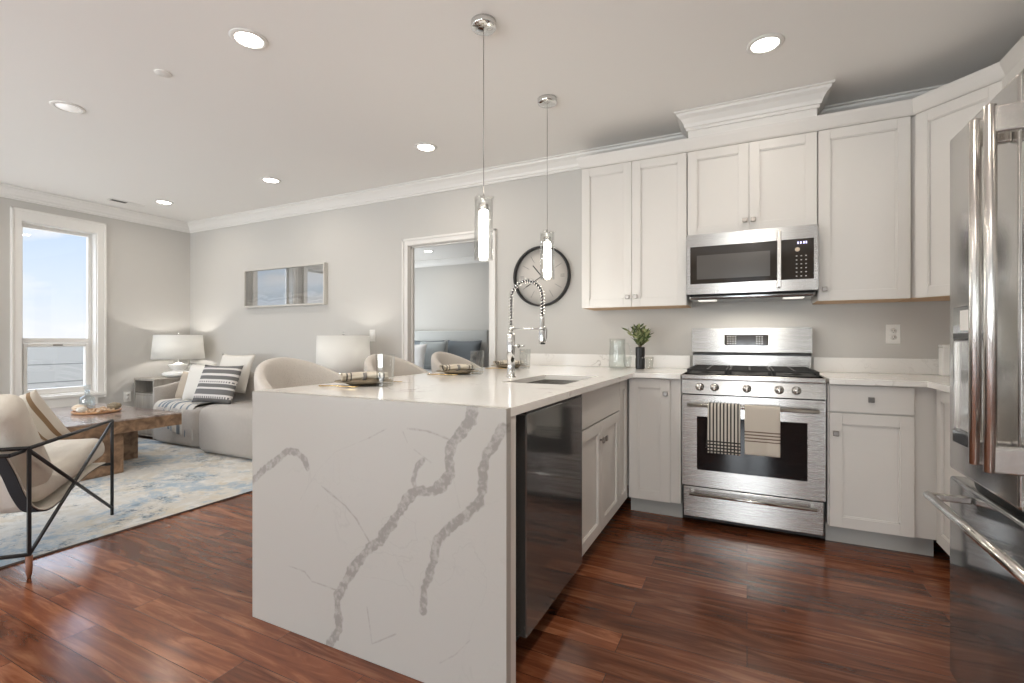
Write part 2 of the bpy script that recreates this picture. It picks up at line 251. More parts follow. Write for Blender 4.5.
# ------------------------------------------------------------------ mesh helpers
class MB:
    def __init__(s): s.b = bmesh.new()
    def _post(s, vs, M):
        if M is not None: bmesh.ops.transform(s.b, matrix=M, verts=vs)
    def box(s, x0, x1, y0, y1, z0, z1, bev=0, seg=2, M=None, smooth=False):
        c = Matrix.Translation(((x0+x1)/2, (y0+y1)/2, (z0+z1)/2)) @ Matrix.Diagonal((abs(x1-x0), abs(y1-y0), abs(z1-z0), 1))
        vs = bmesh.ops.create_cube(s.b, size=1, matrix=c)['verts']
        if bev:
            ed = list({e for v in vs for e in v.link_edges}); n0 = set(s.b.verts)
            r = bmesh.ops.bevel(s.b, geom=ed, offset=bev, segments=seg, profile=.5, affect='EDGES', clamp_overlap=True)
            vs = list({v for v in r['verts']} | {v for v in vs if v.is_valid})
            seen = set(vs); st = list(vs)
            while st:
                v = st.pop()
                for e_ in v.link_edges:
                    w = e_.other_vert(v)
                    if w not in seen: seen.add(w); st.append(w)
            vs = list(seen)
            if smooth:
                for f in {f for v in vs for f in v.link_faces}: f.smooth = True
        s._post(vs, M); return s
    def lathe(s, prof, n=32, M=None, smooth=True, close=False):
        rings = []; allv = []
        for r, z in prof:
            if r < 1e-6: v = s.b.verts.new((0, 0, z)); rings.append([v]*n); allv.append(v)
            else:
                rg = [s.b.verts.new((r*math.cos(2*PI*k/n), r*math.sin(2*PI*k/n), z)) for k in range(n)]; rings.append(rg); allv += rg
        prs = list(zip(rings, rings[1:])) + ([(rings[-1], rings[0])] if close else [])
        for a, c in prs:
            for k in range(n):
                q = [a[k], a[(k+1) % n], c[(k+1) % n], c[k]]; u = []
                for v in q:
                    if v not in u: u.append(v)
                if len(u) > 2:
                    try: f = s.b.faces.new(u); f.smooth = smooth
                    except ValueError: pass
        s._post(allv, M); return s
    def cyl(s, r, z0, z1, n=24, M=None, smooth=True, bev=0):
        p = [(0, z0), (r-bev, z0), (r, z0+bev), (r, z1-bev), (r-bev, z1), (0, z1)] if bev else [(0, z0), (r, z0), (r, z1), (0, z1)]
        return s.lathe(p, n, M, smooth)
    def tube(s, pts, r, n=10, close=False, smooth=True, M=None, flat=None):
        pts = [Vector(p) for p in pts]; rr = r if isinstance(r, (list, tuple)) else [r]*len(pts)
        rings = []; prev = None; allv = []
        for i, p in enumerate(pts):
            if close: d = pts[(i+1) % len(pts)] - pts[i-1]
            else: d = (pts[min(i+1, len(pts)-1)] - pts[max(i-1, 0)])
            d.normalize()
            if prev is None:
                up = Vector((0, 0, 1)) if abs(d.z) < .95 else Vector((1, 0, 0)); a = d.cross(up).normalized()
            else: a = (prev - d*prev.dot(d)).normalized()
            prev = a; c = d.cross(a)
            rg = []
            for k in range(n):
                an = 2*PI*k/n; fa, fb = (flat if flat else (1, 1))
                rg.append(s.b.verts.new(p + (a*math.cos(an)*fa + c*math.sin(an)*fb)*rr[i]))
            rings.append(rg); allv += rg
        pairs = list(zip(rings, rings[1:])) + ([(rings[-1], rings[0])] if close else [])
        for A, B in pairs:
            for k in range(n): s.b.faces.new((A[k], A[(k+1) % n], B[(k+1) % n], B[k])).smooth = smooth
        if not close:
            s.b.faces.new(list(reversed(rings[0]))); s.b.faces.new(rings[-1])
        s._post(allv, M); return s
    def prism(s, poly, a, b_, plane='xz', M=None):
        """extrude a 2D polygon between a and b_ along the third axis"""
        def P3(p, t):
            return {'xz': (p[0], t, p[1]), 'yz': (t, p[0], p[1]), 'xy': (p[0], p[1], t)}[plane]
        A = [s.b.verts.new(P3(p, a)) for p in poly]; B = [s.b.verts.new(P3(p, b_)) for p in poly]; n = len(poly)
        s.b.faces.new(A); s.b.faces.new(list(reversed(B)))
        for k in range(n): s.b.faces.new((A[k], B[k], B[(k+1) % n], A[(k+1) % n]))
        s._post(A+B, M); return s
    def sweep(s, prof, path, close=False, M=None, smooth=False):
        """prof: (out, z) pairs; path: xy points (left normal = outward), mitred corners"""
        P = [Vector((p[0], p[1])) for p in path]; n = len(P); rings = []
        for i in range(n):
            dirs = []
            if close or i > 0: dirs.append((P[i]-P[i-1]).normalized())
            if close or i < n-1: dirs.append((P[(i+1) % n]-P[i]).normalized())
            ns = [Vector((-d.y, d.x)) for d in dirs]; m_ = sum(ns, Vector((0, 0))).normalized(); k = 1/max(.2, m_.dot(ns[0]))
            rings.append([s.b.verts.new((P[i].x+m_.x*k*o, P[i].y+m_.y*k*o, z)) for o, z in prof])
        np_ = len(prof); prs = list(zip(rings, rings[1:])) + ([(rings[-1], rings[0])] if close else [])
        for A, B in prs:
            for k in range(np_): s.b.faces.new((A[k], A[(k+1) % np_], B[(k+1) % np_], B[k])).smooth = smooth
        if not close: s.b.faces.new(list(reversed(rings[0]))); s.b.faces.new(rings[-1])
        return s
    def grid(s, fn, nu, nv, smooth=True, cu=False, cv=False):
        V = [[s.b.verts.new(fn(i/(nu if cu else nu-1), j/(nv if cv else nv-1))) for j in range(nv)] for i in range(nu)]
        for i in range(nu if cu else nu-1):
            for j in range(nv if cv else nv-1):
                try: s.b.faces.new((V[i][j], V[(i+1) % nu][j], V[(i+1) % nu][(j+1) % nv], V[i][(j+1) % nv])).smooth = smooth
                except ValueError: pass
        return s
    def out(s, name, mat, parent=None, loc=None, rot=None, weld=0):
        if weld: bmesh.ops.remove_doubles(s.b, verts=s.b.verts, dist=weld)
        bmesh.ops.recalc_face_normals(s.b, faces=s.b.faces)
        me = bpy.data.meshes.new(name); s.b.to_mesh(me); s.b.free()
        if mat is not None: me.materials.append(mat)
        o = bpy.data.objects.new(name, me); COL.objects.link(o)
        if parent: o.parent = parent
        if loc: o.location = loc
        if rot: o.rotation_euler = rot
        return o
def tag(o, label=None, cat=None, group=None, kind=None):
    if label: o['label'] = label
    if cat: o['category'] = cat
    if group: o['group'] = group
    if kind: o['kind'] = kind
    return o
def thing(name, label, cat, loc=(0, 0, 0), rz=0, group=None):
    o = bpy.data.objects.new(name, None); COL.objects.link(o); o.empty_display_size = .1
    o.location = loc; o.rotation_euler = (0, 0, rz); return tag(o, label, cat, group)
def struct(o, label=None, cat=None): return tag(o, label, cat, None, 'structure')
def subsurf(o, lv=2):
    md = o.modifiers.new('sub', 'SUBSURF'); md.levels = lv; md.render_levels = lv; return o
def copy_tree(o, parent=None):
    c = o.copy(); COL.objects.link(c)
    if parent: c.parent = parent
    for ch in [x for x in list(bpy.data.objects) if x.parent == o]: copy_tree(ch, c)
    return c
def T(x, y, z): return Matrix.Translation((x, y, z))
def R(a, ax): return Matrix.Rotation(a, 4, ax)

# ------------------------------------------------------------------ room shell
WT = .14; WTB = .08
b = MB().box(XL-WT, XR+WT, YF-WT, YB+WT, -.12, 0); struct(b.out('floor', MT['floor']), 'glossy reddish brown hardwood plank floor', 'floor')
b = MB().box(XL-WT, XR+WT, YF-WT, YB+WT, CEIL, CEIL+.1); struct(b.out('ceiling', MT['ceiling']), 'smooth off white ceiling with recessed lights', 'ceiling')
b = MB()                                            # left wall with its windows
ys = [YF-WT] + [v for w in sorted(WIN_L) for v in w] + [YB+WT]
for i in range(0, len(ys), 2): b.box(XL-WT, XL, ys[i], ys[i+1], 0, CEIL)
for y0, y1 in WIN_L: b.box(XL-WT, XL, y0, y1, 0, .55); b.box(XL-WT, XL, y0, y1, 2.31, CEIL)
struct(b.out('wall_left', MT['wall'], weld=1e-5), 'pale greige living room wall with windows', 'wall')
DX0, DX1, DZ = -2.945, -2.03, 2.045
b = MB().box(XL, DX0, YB, YB+WTB, 0, CEIL).box(DX1, XR, YB, YB+WTB, 0, CEIL).box(DX0, DX1, YB, YB+WTB, DZ, CEIL)
struct(b.out('wall_back', MT['wall']), 'long pale greige wall behind sofa, doorway and cabinets', 'wall')
struct(MB().box(XR, XR+WT, YF-WT, YB+WT, 0, CEIL).out('wall_right', MT['wall']), 'pale greige wall behind the refrigerator', 'wall')
b = MB(); xs = [XL] + [v for w in WIN_F for v in w] + [XR]
for i in range(0, len(xs), 2): b.box(xs[i], xs[i+1], YF-WT, YF, 0, CEIL)
for x0, x1 in WIN_F: b.box(x0, x1, YF-WT, YF, 0, .12); b.box(x0, x1, YF-WT, YF, 2.35, CEIL)
struct(b.out('wall_front', MT['wall']), 'wall behind the camera with added windows', 'wall')
# bedroom beyond the doorway
BX0, BX1, BY1 = -6.6, -.6, 7.4; y0 = YB+WTB
struct(MB().box(BX0, BX1, YB+WT, BY1, -.12, 0).out('floor_bedroom', MT['floor']), 'hardwood floor of the bedroom beyond the doorway', 'floor')
struct(MB().box(BX0, BX1, YB+WT, BY1, CEIL, CEIL+.1).out('ceiling_bedroom', MT['ceiling']), 'white ceiling of the bedroom beyond the doorway', 'ceiling')
struct(MB().box(BX0, BX1, BY1, BY1+.1, 0, CEIL).out('wall_bedroom_far', MT['wall']), 'pale bedroom wall behind the headboard', 'wall')
struct(MB().box(BX0-.1, BX0, y0, BY1+.1, 0, CEIL).out('wall_bedroom_left', MT['wall']), 'left wall of the bedroom', 'wall')
struct(MB().box(BX1, BX1+.1, y0, BY1+.1, 0, CEIL).out('wall_bedroom_right', MT['wall']), 'right wall of the bedroom', 'wall')

CROWN = [(0, -.002), (.0, -.115), (.012, -.115), (.014, -.098), (.024, -.094), (.030, -.075), (.052, -.045), (.076, -.028), (.080, -.014), (.096, -.012), (.096, -.002)]
def crown(name, path, label, top=CEIL, prof=CROWN, close=False, mat='trim'):
    b = MB().sweep([(o, top+z) for o, z in prof], path, close); return struct(b.out(name, MT[mat]), label, 'crown moulding')
E_ = .0008
crown('trim_1', [(XR-E_, YF+E_), (XR-E_, YB-E_), (XL+E_, YB-E_), (XL+E_, YF+E_)], 'white stepped crown moulding running round the main room')
crown('trim_2', [(BX1-E_, BY1-E_), (BX0+E_, BY1-E_)], 'white crown moulding on the far bedroom wall')
BASE = [(0, 0), (.016, 0), (.016, .105), (.009, .122), (0, .125)]
def basebd(name, path, label): return struct(MB().sweep([(o, z+.0005) for o, z in BASE], path).out(name, MT['trim']), label, 'baseboard')
basebd('baseboard_back', [(DX0-.095, YB-E_), (XL+E_, YB-E_)], 'white baseboard under the long back wall')
basebd('baseboard_left', [(XL+E_, YB-E_-.02), (XL+E_, YF)], 'white baseboard under the living room windows')

# doorway casing and jamb
b = MB(); cw = .055
def casing_profile(b, x0, x1, z1, y, cw, th=.02, z0=0.0005):
    for s_, xx in ((-1, x0), (1, x1)):
        lo, hi = sorted((xx, xx+s_*cw)); b.box(lo, hi, y-th, y-E_, z0, z1+cw)
        e0, e1 = sorted((xx+s_*(cw-.022), xx+s_*cw)); b.box(e0, e1, y-th-.012, y-th+.001, z0, z1+cw, .004)
        e0, e1 = sorted((xx+s_*.004, xx+s_*.012)); b.box(e0, e1, y-th-.005, y-th+.001, z0, z1+.01, .002)
    b.box(x0, x1, y-th, y-E_, z1, z1+cw); b.box(x0-cw, x1+cw, y-th-.012, y-th+.001, z1+cw-.022, z1+cw, .004)
    b.box(x0, x1, y-th-.005, y-th+.001, z1+.004, z1+.012, .002)
casing_profile(b, DX0+.012, DX1-.012, DZ-.012, YB, cw+.012)
b.box(DX0+.0005, DX0+.014, YB-.001, YB+WTB+.001, .0005, DZ-.014); b.box(DX1-.014, DX1-.0005, YB-.001, YB+WTB+.001, .0005, DZ-.014); b.box(DX0+.0005, DX1-.0005, YB-.001, YB+WTB+.001, DZ-.014, DZ-.0005)
b.box(DX0+.014, DX0+.026, YB+.035, YB+.06, .0005, DZ-.014); b.box(DX0+.014, DX1-.014, YB+.035, YB+.06, DZ-.026, DZ-.014)
struct(b.out('door_1', MT['trim']), 'white moulded casing of the open bedroom doorway', 'door frame')

# windows of the left wall
def window(n, y0, y1, z0=.55, z1=2.31, zr=1.10):
    e = struct(bpy.data.objects.new('window_%d' % n, None), None); COL.objects.link(e); e.location = (XL, (y0+y1)/2, 0)
    tag(e, ['', 'white framed window nearest the room corner, blue sky above grey siding', 'white framed window beside the armchair, second from the room corner', 'wide white framed window farthest from the corner'][n], 'window')
    h = (y1-y0)/2
    b = MB(); cw = .075; ct = .115
    b.box(.0008, .02, -h-cw, -h+.004, z0-.06, z1+ct).box(.0008, .02, h-.004, h+cw, z0-.06, z1+ct).box(.0008, .02, -h+.004, h-.004, z1-.004, z1+ct)
    b.box(.018, .030, -h-cw, -h-cw+.02, z0-.06, z1+ct, .004).box(.018, .030, h+cw-.02, h+cw, z0-.06, z1+ct, .004).box(.018, .030, -h-cw, h+cw, z1+ct-.02, z1+ct, .004)
    b.box(.0008, .02, -h+.004, h-.004, z0-.14, z0-.035); b.out('casing', MT['trim'], e)
    MB().box(-.09, .05, -h-cw, h+cw, z0-.035, z0, .006).out('sill', MT['trim'], e) if False else MB().box(.0008, .034, -h-cw, h+cw, z0-.035, z0, .006).out('sill', MT['trim'], e)
    b = MB(); t_ = .012
    b.box(-.136, .0, -h+.0005, -h+t_, z0, z1).box(-.136, .0, h-t_, h-.0005, z0, z1).box(-.136, .0, -h+t_, h-t_, z1-t_, z1-.0005).box(-.136, .0, -h+t_, h-t_, z0+.0005, z0+t_)
    b.out('jamb', MT['trim'], e)
    g = h-t_
    b = MB(); f = .035
    b.box(-.125, -.085, -g+.0005, -g+f, z0+t_, z1-t_, .003).box(-.125, -.085, g-f, g-.0005, z0+t_, z1-t_, .003).box(-.125, -.085, -g+f, g-f, z1-t_-f, z1-t_, .003).box(-.125, -.080, -g+f, g-f, zr-.005, zr+.045, .003)
    fr = b.out('upper_frame', MT['trim'], e)
    MB().box(-.108, -.102, -g+f+.0003, g-f-.0003, zr+.0453, z1-t_-f-.0003).out('pane', MT['pane'], fr)
    b = MB(); f2 = .05
    b.box(-.118, -.070, -g+f+.001, -g+f+f2-.02, z0+t_+.02, zr-.008, .004).box(-.118, -.070, g-f-f2+.02, g-f-.001, z0+t_+.02, zr-.008, .004).box(-.118, -.070, -g+f+f2-.02, g-f-f2+.02, zr-.045, zr-.008, .004).box(-.118, -.070, -g+f+f2-.02, g-f-f2+.02, z0+t_+.001, z0+t_+.06, .004)
    sa = b.out('sash', MT['trim'], e)
    MB().box(-.100, -.094, -g+f+f2-.0197, g-f-f2+.0197, z0+t_+.0603, zr-.0453).out('pane', MT['pane'], sa)
    MB().box(-.069, -.058, -.04, .04, zr-.035, zr-.02, .003).out('latch', MT['nickel'], sa)
    return e
for i, (y0_, y1_) in enumerate(WIN_L): window(i+1, y0_, y1_)
for n, (x0, x1) in enumerate(WIN_F):  # added windows, unseen behind the camera
    b = MB()
    for xx in (x0+.0005, (x0+x1)/2-.03, x1-.06): b.box(xx, xx+.0595, YF-.10, YF-.06, .121, 2.349)
    b.box(x0+.06, x1-.06, YF-.10, YF-.06, .121, .19).box(x0+.06, x1-.06, YF-.10, YF-.06, 2.28, 2.349)
    struct(b.out('window_%d' % (n+4), MT['trim']), 'added tall white window frame behind the camera' + [' farthest on the living side', ' nearer on the living side', ' nearer the kitchen side', ' on the kitchen side'][n], 'window')

# boxed chase above the microwave with its own crown
CF = 3.38                                              # upper cabinet door plane
b = MB().box(-.35, .375, CF-.02, YB-.01, 2.455, CEIL-.001)
struct(b.out('trim_3', MT['trim']), 'boxed chase rising from cabinet above microwave to ceiling', 'duct chase')
crown('trim_4', [(.375+E_, YB-.12), (.375+E_, CF-.02-E_), (-.35-E_, CF-.02-E_), (-.35-E_, YB-.12)], 'flared crown around the boxed chase above the microwave', prof=[(o*.82, z) for o, z in CROWN])
for o in (bpy.data.objects['trim_4'],): pass

# outside: neighbouring wall with siding
tag(MB().box(-8.1, -7.7, -2, 8, -.5, 1.085).out('siding_wall', MT['siding']), 'grey horizontal siding wall outside below the windows', 'outside wall')

# ------------------------------------------------------------------ ceiling fittings
CAN_LAB = {0: 'large bright recessed ceiling light nearest the upper left of the view', 1: 'bright recessed ceiling light above the range', 2: 'dim recessed ceiling light over the rug, nearest the left edge',
           3: 'recessed ceiling light in front of the bedroom doorway', 4: 'recessed ceiling light above the sofa', 5: 'recessed ceiling light near the room corner and vent', 12: 'recessed ceiling light inside the bedroom'}
def can_proto():
    t = thing('recessed_light', 'x', 'ceiling light')
    MB().lathe([(.062, -.004), (.066, -.008), (.084, -.006), (.088, -.0005), (.062, -.0005)], 40, close=True).out('trim_ring', MT['trim'], t)
    MB().cyl(.0615, -.005, -.0008, 36).out('diffuser', MT['can'], t)
    return t
CP = can_proto()
for i, (x, y, s_) in enumerate(CANS):
    o = CP if i == 0 else copy_tree(CP); o.location = (x, y, CEIL); o['group'] = 'recessed ceiling lights'
    o['label'] = CAN_LAB.get(i, 'recessed ceiling light outside the view')
    if s_ < .9:
        for ch in [c for c in bpy.data.objects if c.parent == o and c.name.startswith('diffuser')]:
            ch.data = ch.data.copy(); ch.data.materials[0] = MT['can_dim']
    area('can_lamp', (x, y, CEIL-.012), (0, 0, 0), .12, .12, CAN_W*s_*(1.5 if i == 12 else 1), (1, .90, .78), PI*.94, shape='DISK')
tag(MB().lathe([(0, -.006), (.038, -.006), (.042, -.003), (.042, -.0005), (0, -.0005)], 32).out('sprinkler_cover', MT['plastic'], None, (-2.979*CANK, 1.57*CANK, CEIL)), 'small round grey cover plate on ceiling, left of bright light', 'sprinkler cover')
v = thing('ceiling_vent', 'slim white ceiling vent with dark slot near window wall', 'vent', (-6.04, 2.82, CEIL))
MB().box(-.05, .05, -.16, .16, -.007, -.0005, .002).out('vent_frame', MT['trim'], v)
MB().box(-.03, .03, -.14, .0, -.0085, -.0072).out('slot', MT['vent'], v)

# ------------------------------------------------------------------ pendants
def pendant(x, y, ztop, zbot, label):
    t = thing('pendant_light', label, 'pendant light', (x, y, 0), 0, 'pendant lights over the peninsula')
    MB().lathe([(0, CEIL-.032), (.055, CEIL-.032), (.06, CEIL-.027), (.06, CEIL-.0008), (0, CEIL-.0008)], 40).out('canopy', MT['chrome'], t)
    MB().cyl(.0018, ztop+.015, CEIL-.0325, 8).out('cord', MT['nickel'], t)
    b = MB().cyl(.007, ztop-.035, ztop+.014, 16)
    for k in range(3): b.tube([(0, 0, ztop-.002), (.05*math.cos(2.1*k+.4), .05*math.sin(2.1*k+.4), ztop+.004)], .003, 8)
    b.cyl(.024, ztop-.06, ztop-.03, 24).out('cap', MT['chrome'], t)
    MB().cyl(.023, zbot+.01, ztop-.0605, 32, bev=.003).out('diffuser_tube', MT['tube'], t)
    MB().lathe([(.041, zbot), (.041, ztop), (.044, ztop), (.044, zbot)], 40, close=True).out('glass_shade', MT['glass'], t)
    l = bpy.data.lights.new('pendant_lamp', 'POINT'); l.energy = 2.5; l.color = (1, .93, .82); l.shadow_soft_size = .07
    o = bpy.data.objects.new('pendant_lamp', l); COL.objects.link(o); o.location = (x, y, zbot-.09)
pendant(-1.112, 1.964, 1.79, 1.50, 'nearer glass tube pendant light over the peninsula')
pendant(-1.112, 2.763, 1.79, 1.50, 'farther glass tube pendant light in front of wall clock')

# ------------------------------------------------------------------ kitchen cabinets
def knob(par, x, z, y=0):
    MB().cyl(.006, 0, .016, 12, M=T(x, y, z) @ R(PI/2, 'X')).box(x-.014, x+.014, y-.026, y-.015, z-.014, z+.014, .003).out('knob', MT['nickel'], par)
def shaker(par, x0, x1, z0, z1, name='door', kn=None, flat=False, y=0, fr=.058):
    g = .0015; x0 += g; x1 -= g; z0 += g; z1 -= g; b = MB(); th = .02
    if flat: b.box(x0, x1, y-th, y-.0005, z0, z1, .002)
    else:
        b.box(x0, x0+fr, y-th, y-.0005, z0, z1, .0015).box(x1-fr, x1, y-th, y-.0005, z0, z1, .0015)
        b.box(x0+fr, x1-fr, y-th, y-.0005, z0, z0+fr, .0015).box(x0+fr, x1-fr, y-th, y-.0005, z1-fr, z1, .0015)
        b.box(x0+fr-.002, x1-fr+.002, y-th+.012, y-.001, z0+fr-.002, z1-fr+.002)
        for (a0, a1, c0, c1) in ((x0+fr, x0+fr+.006, z0+fr, z1-fr), (x1-fr-.006, x1-fr, z0+fr, z1-fr), (x0+fr, x1-fr, z0+fr, z0+fr+.006), (x0+fr, x1-fr, z1-fr-.006, z1-fr)):
            b.box(a0, a1, y-th+.004, y-th+.010, c0, c1)
    d = b.out(name, MT['cab'], par)
    if kn: knob(d, kn[0], kn[1], y-th)
    return d
def base_cab(label, loc, rz, w, depth=.57, top=.884, fronts=(), toe=True, carc=None):
    t = thing('base_cabinet', label, 'cabinet', loc, rz)
    b = MB(); x0, x1 = carc or (0, w)
    b.box(x0+.001, x1-.001, 0, depth, .11, top); b.out('body', MT['cab'], t)
    if toe: MB().box(x0+.001, x1-.001, .07, .085, .001, .1095).out('toe_kick', MT['toe'], t)
    for f in fronts: shaker(t, *f['r'], name=f.get('n', 'door'), kn=f.get('k'), flat=f.get('flat', False))
    return t
def wall_cab(label, loc, rz, w, z0, z1, fronts=(), depth=.318, raw=True):
    t = thing('wall_cabinet', label, 'cabinet', loc, rz)
    MB().box(.001, w-.001, 0, depth, z0+.006, z1).out('body', MT['cab'], t)
    if raw: MB().box(.004, w-.004, .006, depth-.006, z0+.001, z0+.0055).out('underside', MT['cab_in'], t)
    for f in fronts: shaker(t, *f['r'], name='door', kn=f.get('k'))
    return t
FY = 3.12      # base cabinet box front (doors stand 20 mm proud)
# peninsula side, facing the kitchen (+x)
PX = -.71
base_cab('white double door sink cabinet beside the dark dishwasher', (PX, 2.085, 0), PI/2, .79, .60, .69, [
    dict(r=(.0, .79, .70, .88), n='drawer_front', flat=True), dict(r=(.0, .395, .11, .695), k=(.365, .60)), dict(r=(.395, .79, .11, .695), k=(.425, .60))])
base_cab('narrow white cabinet panel in the inner corner of peninsula', (PX, 2.878, 0), PI/2, .222, .60, .884, [dict(r=(.0, .215, .11, .88))], carc=(0, .24))
base_cab('white single door base cabinet left of the range', (-.69, FY, 0), 0, .325, .58, .884, [dict(r=(.006, .262, .11, .88), k=(.235, .79))])
base_cab('white base cabinet with one drawer right of the range', (.395, FY, 0), 0, .4735, .58, .884, [
    dict(r=(.006, .375, .735, .88), n='drawer', flat=True, k=(.19, .808)), dict(r=(.006, .375, .11, .73), k=(.035, .62))])
base_cab('white corner base cabinet mostly hidden by the refrigerator', (.87, 3.115, 0), -PI/2, .95, .58, .884, [
    dict(r=(.03, .48, .11, .88), k=(.44, .79)), dict(r=(.48, .945, .11, .88))])
CR = .93 - .0
# wall cabinets
Z0, Z1 = 1.355, 2.375
wall_cab('tall white two door wall cabinet right of the clock', (-1.09, CF+.02, 0), 0, .731, Z0, Z1, [dict(r=(0, .3655, Z0, Z1), k=(.338, 1.425)), dict(r=(.3655, .729, Z0, Z1), k=(.393, 1.425))], .298)
wall_cab('short white two door wall cabinet above the microwave', (-.358, CF+.02, 0), 0, .738, 1.808, Z1, [dict(r=(.002, .369, 1.808, Z1), k=(.345, 1.88)), dict(r=(.369, .736, 1.808, Z1), k=(.393, 1.88))], .298, raw=False)
wall_cab('white single door wall cabinet right of the microwave', (.381, CF+.02, 0), 0, .447, Z0, Z1, [dict(r=(.002, .44, Z0, Z1), k=(.032, 1.425))], .298)
# diagonal corner wall cabinet: five sided body
t = thing('wall_cabinet', 'white diagonal corner wall cabinet above the counter corner', 'cabinet')
DA, DB = Vector((.832, CF+.004)), Vector((1.118, CF+.004-.286))
MB().prism([(.8295, YB-.02), (.8295, CF+.032), (DA.x+.014, DA.y+.014), (DB.x+.014, DB.y+.014), (XR-.02, DB.y+.014), (XR-.02, YB-.02)], Z0+.006, Z1, 'xy').out('body', MT['cab'], t)
MB().prism([(.8330, YB-.024), (.8330, CF+.04), (DA.x+.02, DA.y+.02), (DB.x+.02, DB.y+.02), (XR-.024, DB.y+.02), (XR-.024, YB-.024)], Z0+.001, Z0+.0055, 'xy').out('underside', MT['cab_in'], t)
dlen = (DB-DA).length
d = shaker(t, .012, dlen-.012, Z0, Z1); d.location = (DA.x+.0125, DA.y+.0125, 0); d.rotation_euler = (0, 0, -PI/4)
wall_cab('white wall cabinet on the right wall beside refrigerator top', (1.118, DB.y+.008, 0), -PI/2, .93, Z0, Z1, [dict(r=(.01, .465, Z0, Z1)), dict(r=(.465, .925, Z0, Z1))], .318)
wall_cab('white wall cabinet over the refrigerator', (1.118, DB.y-.925, 0), -PI/2, .96, 1.86, Z1, [dict(r=(.01, .48, 1.86, Z1)), dict(r=(.48, .955, 1.86, Z1))], .318, raw=False)
# cabinet crown: sloping cove along all the wall cabinets
cp = [(.0, Z1+.001), (.002, Z1+.001), (.010, Z1+.012), (.030, Z1+.062), (.034, Z1+.078), (.0, Z1+.078)]
pth = [(1.118, DB.y-1.88), (1.118, DB.y), (DA.x, CF), (-1.089, CF), (-1.089, YB-.005)]
tag(MB().sweep(cp+[(-.012, Z1+.078), (-.012, Z1+.001)], pth).out('cabinet_cornice', MT['cab']), 'white sloping cornice running along the tops of wall cabinets', 'cabinet moulding')

# ------------------------------------------------------------------ countertops
CT0, CT1 = .886, .915
def cells(b, xs, ys, keep, z0, z1):
    V = {}
    def v(i, j, k):
        if (i, j, k) not in V: V[(i, j, k)] = b.b.verts.new((xs[i], ys[j], (z0, z1)[k]))
        return V[(i, j, k)]
    K = {(i, j) for i in range(len(xs)-1) for j in range(len(ys)-1) if keep((xs[i]+xs[i+1])/2, (ys[j]+ys[j+1])/2)}
    for i, j in K:
        b.b.faces.new((v(i, j, 1), v(i+1, j, 1), v(i+1, j+1, 1), v(i, j+1, 1))); b.b.faces.new((v(i, j, 0), v(i, j+1, 0), v(i+1, j+1, 0), v(i+1, j, 0)))
        for (di, dj, p, q) in ((-1, 0, (i, j+1), (i, j)), (1, 0, (i+1, j), (i+1, j+1)), (0, -1, (i, j), (i+1, j)), (0, 1, (i+1, j+1), (i, j+1))):
            if (i+di, j+dj) not in K: b.b.faces.new((v(*p, 0), v(*q, 0), v(*q, 1), v(*p, 1)))
SX0, SX1, SY0, SY1 = -1.09, -.765, 2.10, 2.67
WX0, WX1, WY = -1.80, -.647, 1.28
b = MB()
cells(b, [WX0, SX0, SX1, WX1, -.362], [WY+.0305, SY0, SY1, 3.06, YB-.001],
      lambda x, y: not (SX0 < x < SX1 and SY0 < y < SY1) and (x < WX1 or y > 3.06), CT0, CT1)
ct = tag(b.out('countertop', MT['quartz']), 'white veined quartz peninsula countertop with waterfall end and sink', 'countertop')
md = ct.modifiers.new('bev', 'BEVEL'); md.width = .002; md.segments = 2; md.limit_method = 'ANGLE'
# waterfall slab: finely gridded front carrying its vein pattern
sa_, ca_ = math.sin(YAW), math.cos(YAW)
def face_pt(u, v):
    r = (u-512)/F_PX; dx, dy, dz = -sa_+ca_*r, ca_+sa_*r, (340.5-v)/F_PX; k = WY/dy; return dx*k, EYE+dz*k
VE = [([(472, 408), (471, 421), (460, 434), (452, 445), (448.5, 458), (450.5, 473), (442, 486), (429, 491.5), (416, 490.5), (407.5, 499), (399, 512), (392.5, 523), (380, 540), (366, 552), (357, 562), (349.5, 575.5), (341.5, 589), (337.5, 599), (338, 615), (339.5, 628), (335.5, 636), (329, 645)], .0165, 1),
      ([(416, 490), (413, 480), (417, 467), (422.5, 460)], .010, .9),
      ([(504, 428), (496, 441), (487, 454), (483, 469), (483.5, 486), (480, 501), (466, 516), (448.5, 529), (438, 540), (434, 551), (433, 562), (429.5, 575.5), (424.5, 589), (423.5, 611)], .0145, 1),
      ([(252, 482), (266, 468), (277.5, 459), (287, 451), (297.5, 452), (304.5, 459), (307.5, 467)], .013, 1),
      ([(289, 566), (304.5, 571.5), (312, 581.5), (324, 585.5), (336, 590)], .0030, .7), ([(321.5, 486), (345, 505.5), (356, 518.5), (364.5, 533.5), (370, 543)], .0035, .7),
      ([(407.5, 428.5), (427, 431), (451, 440)], .0035, .7), ([(403, 432), (407.5, 443)], .002, .6), ([(369, 438), (386, 429)], .0025, .6), ([(414, 449.5), (431, 462.5)], .0025, .6),
      ([(367, 607), (370, 628), (372, 644), (396, 634)], .003, .6), ([(460, 508), (453, 478)], .002, .3), ([(300, 500), (318, 470), (335, 452), (369, 438)], .0018, .3), ([(440, 663), (455, 655), (470, 640)], .0025, .5)]
nx_, nz_ = 400, 320
gx = np.linspace(WX0, WX1, nx_); gz = np.linspace(0.001, CT1, nz_); GX, GZ = np.meshgrid(gx, gz, indexing='ij'); A = np.zeros_like(GX)
jit = np.array([[noise.noise(Vector((x*24, 3.3, z*24)))*.55+noise.noise(Vector((x*70, 1.3, z*70)))*.4 for z in gz] for x in gx])
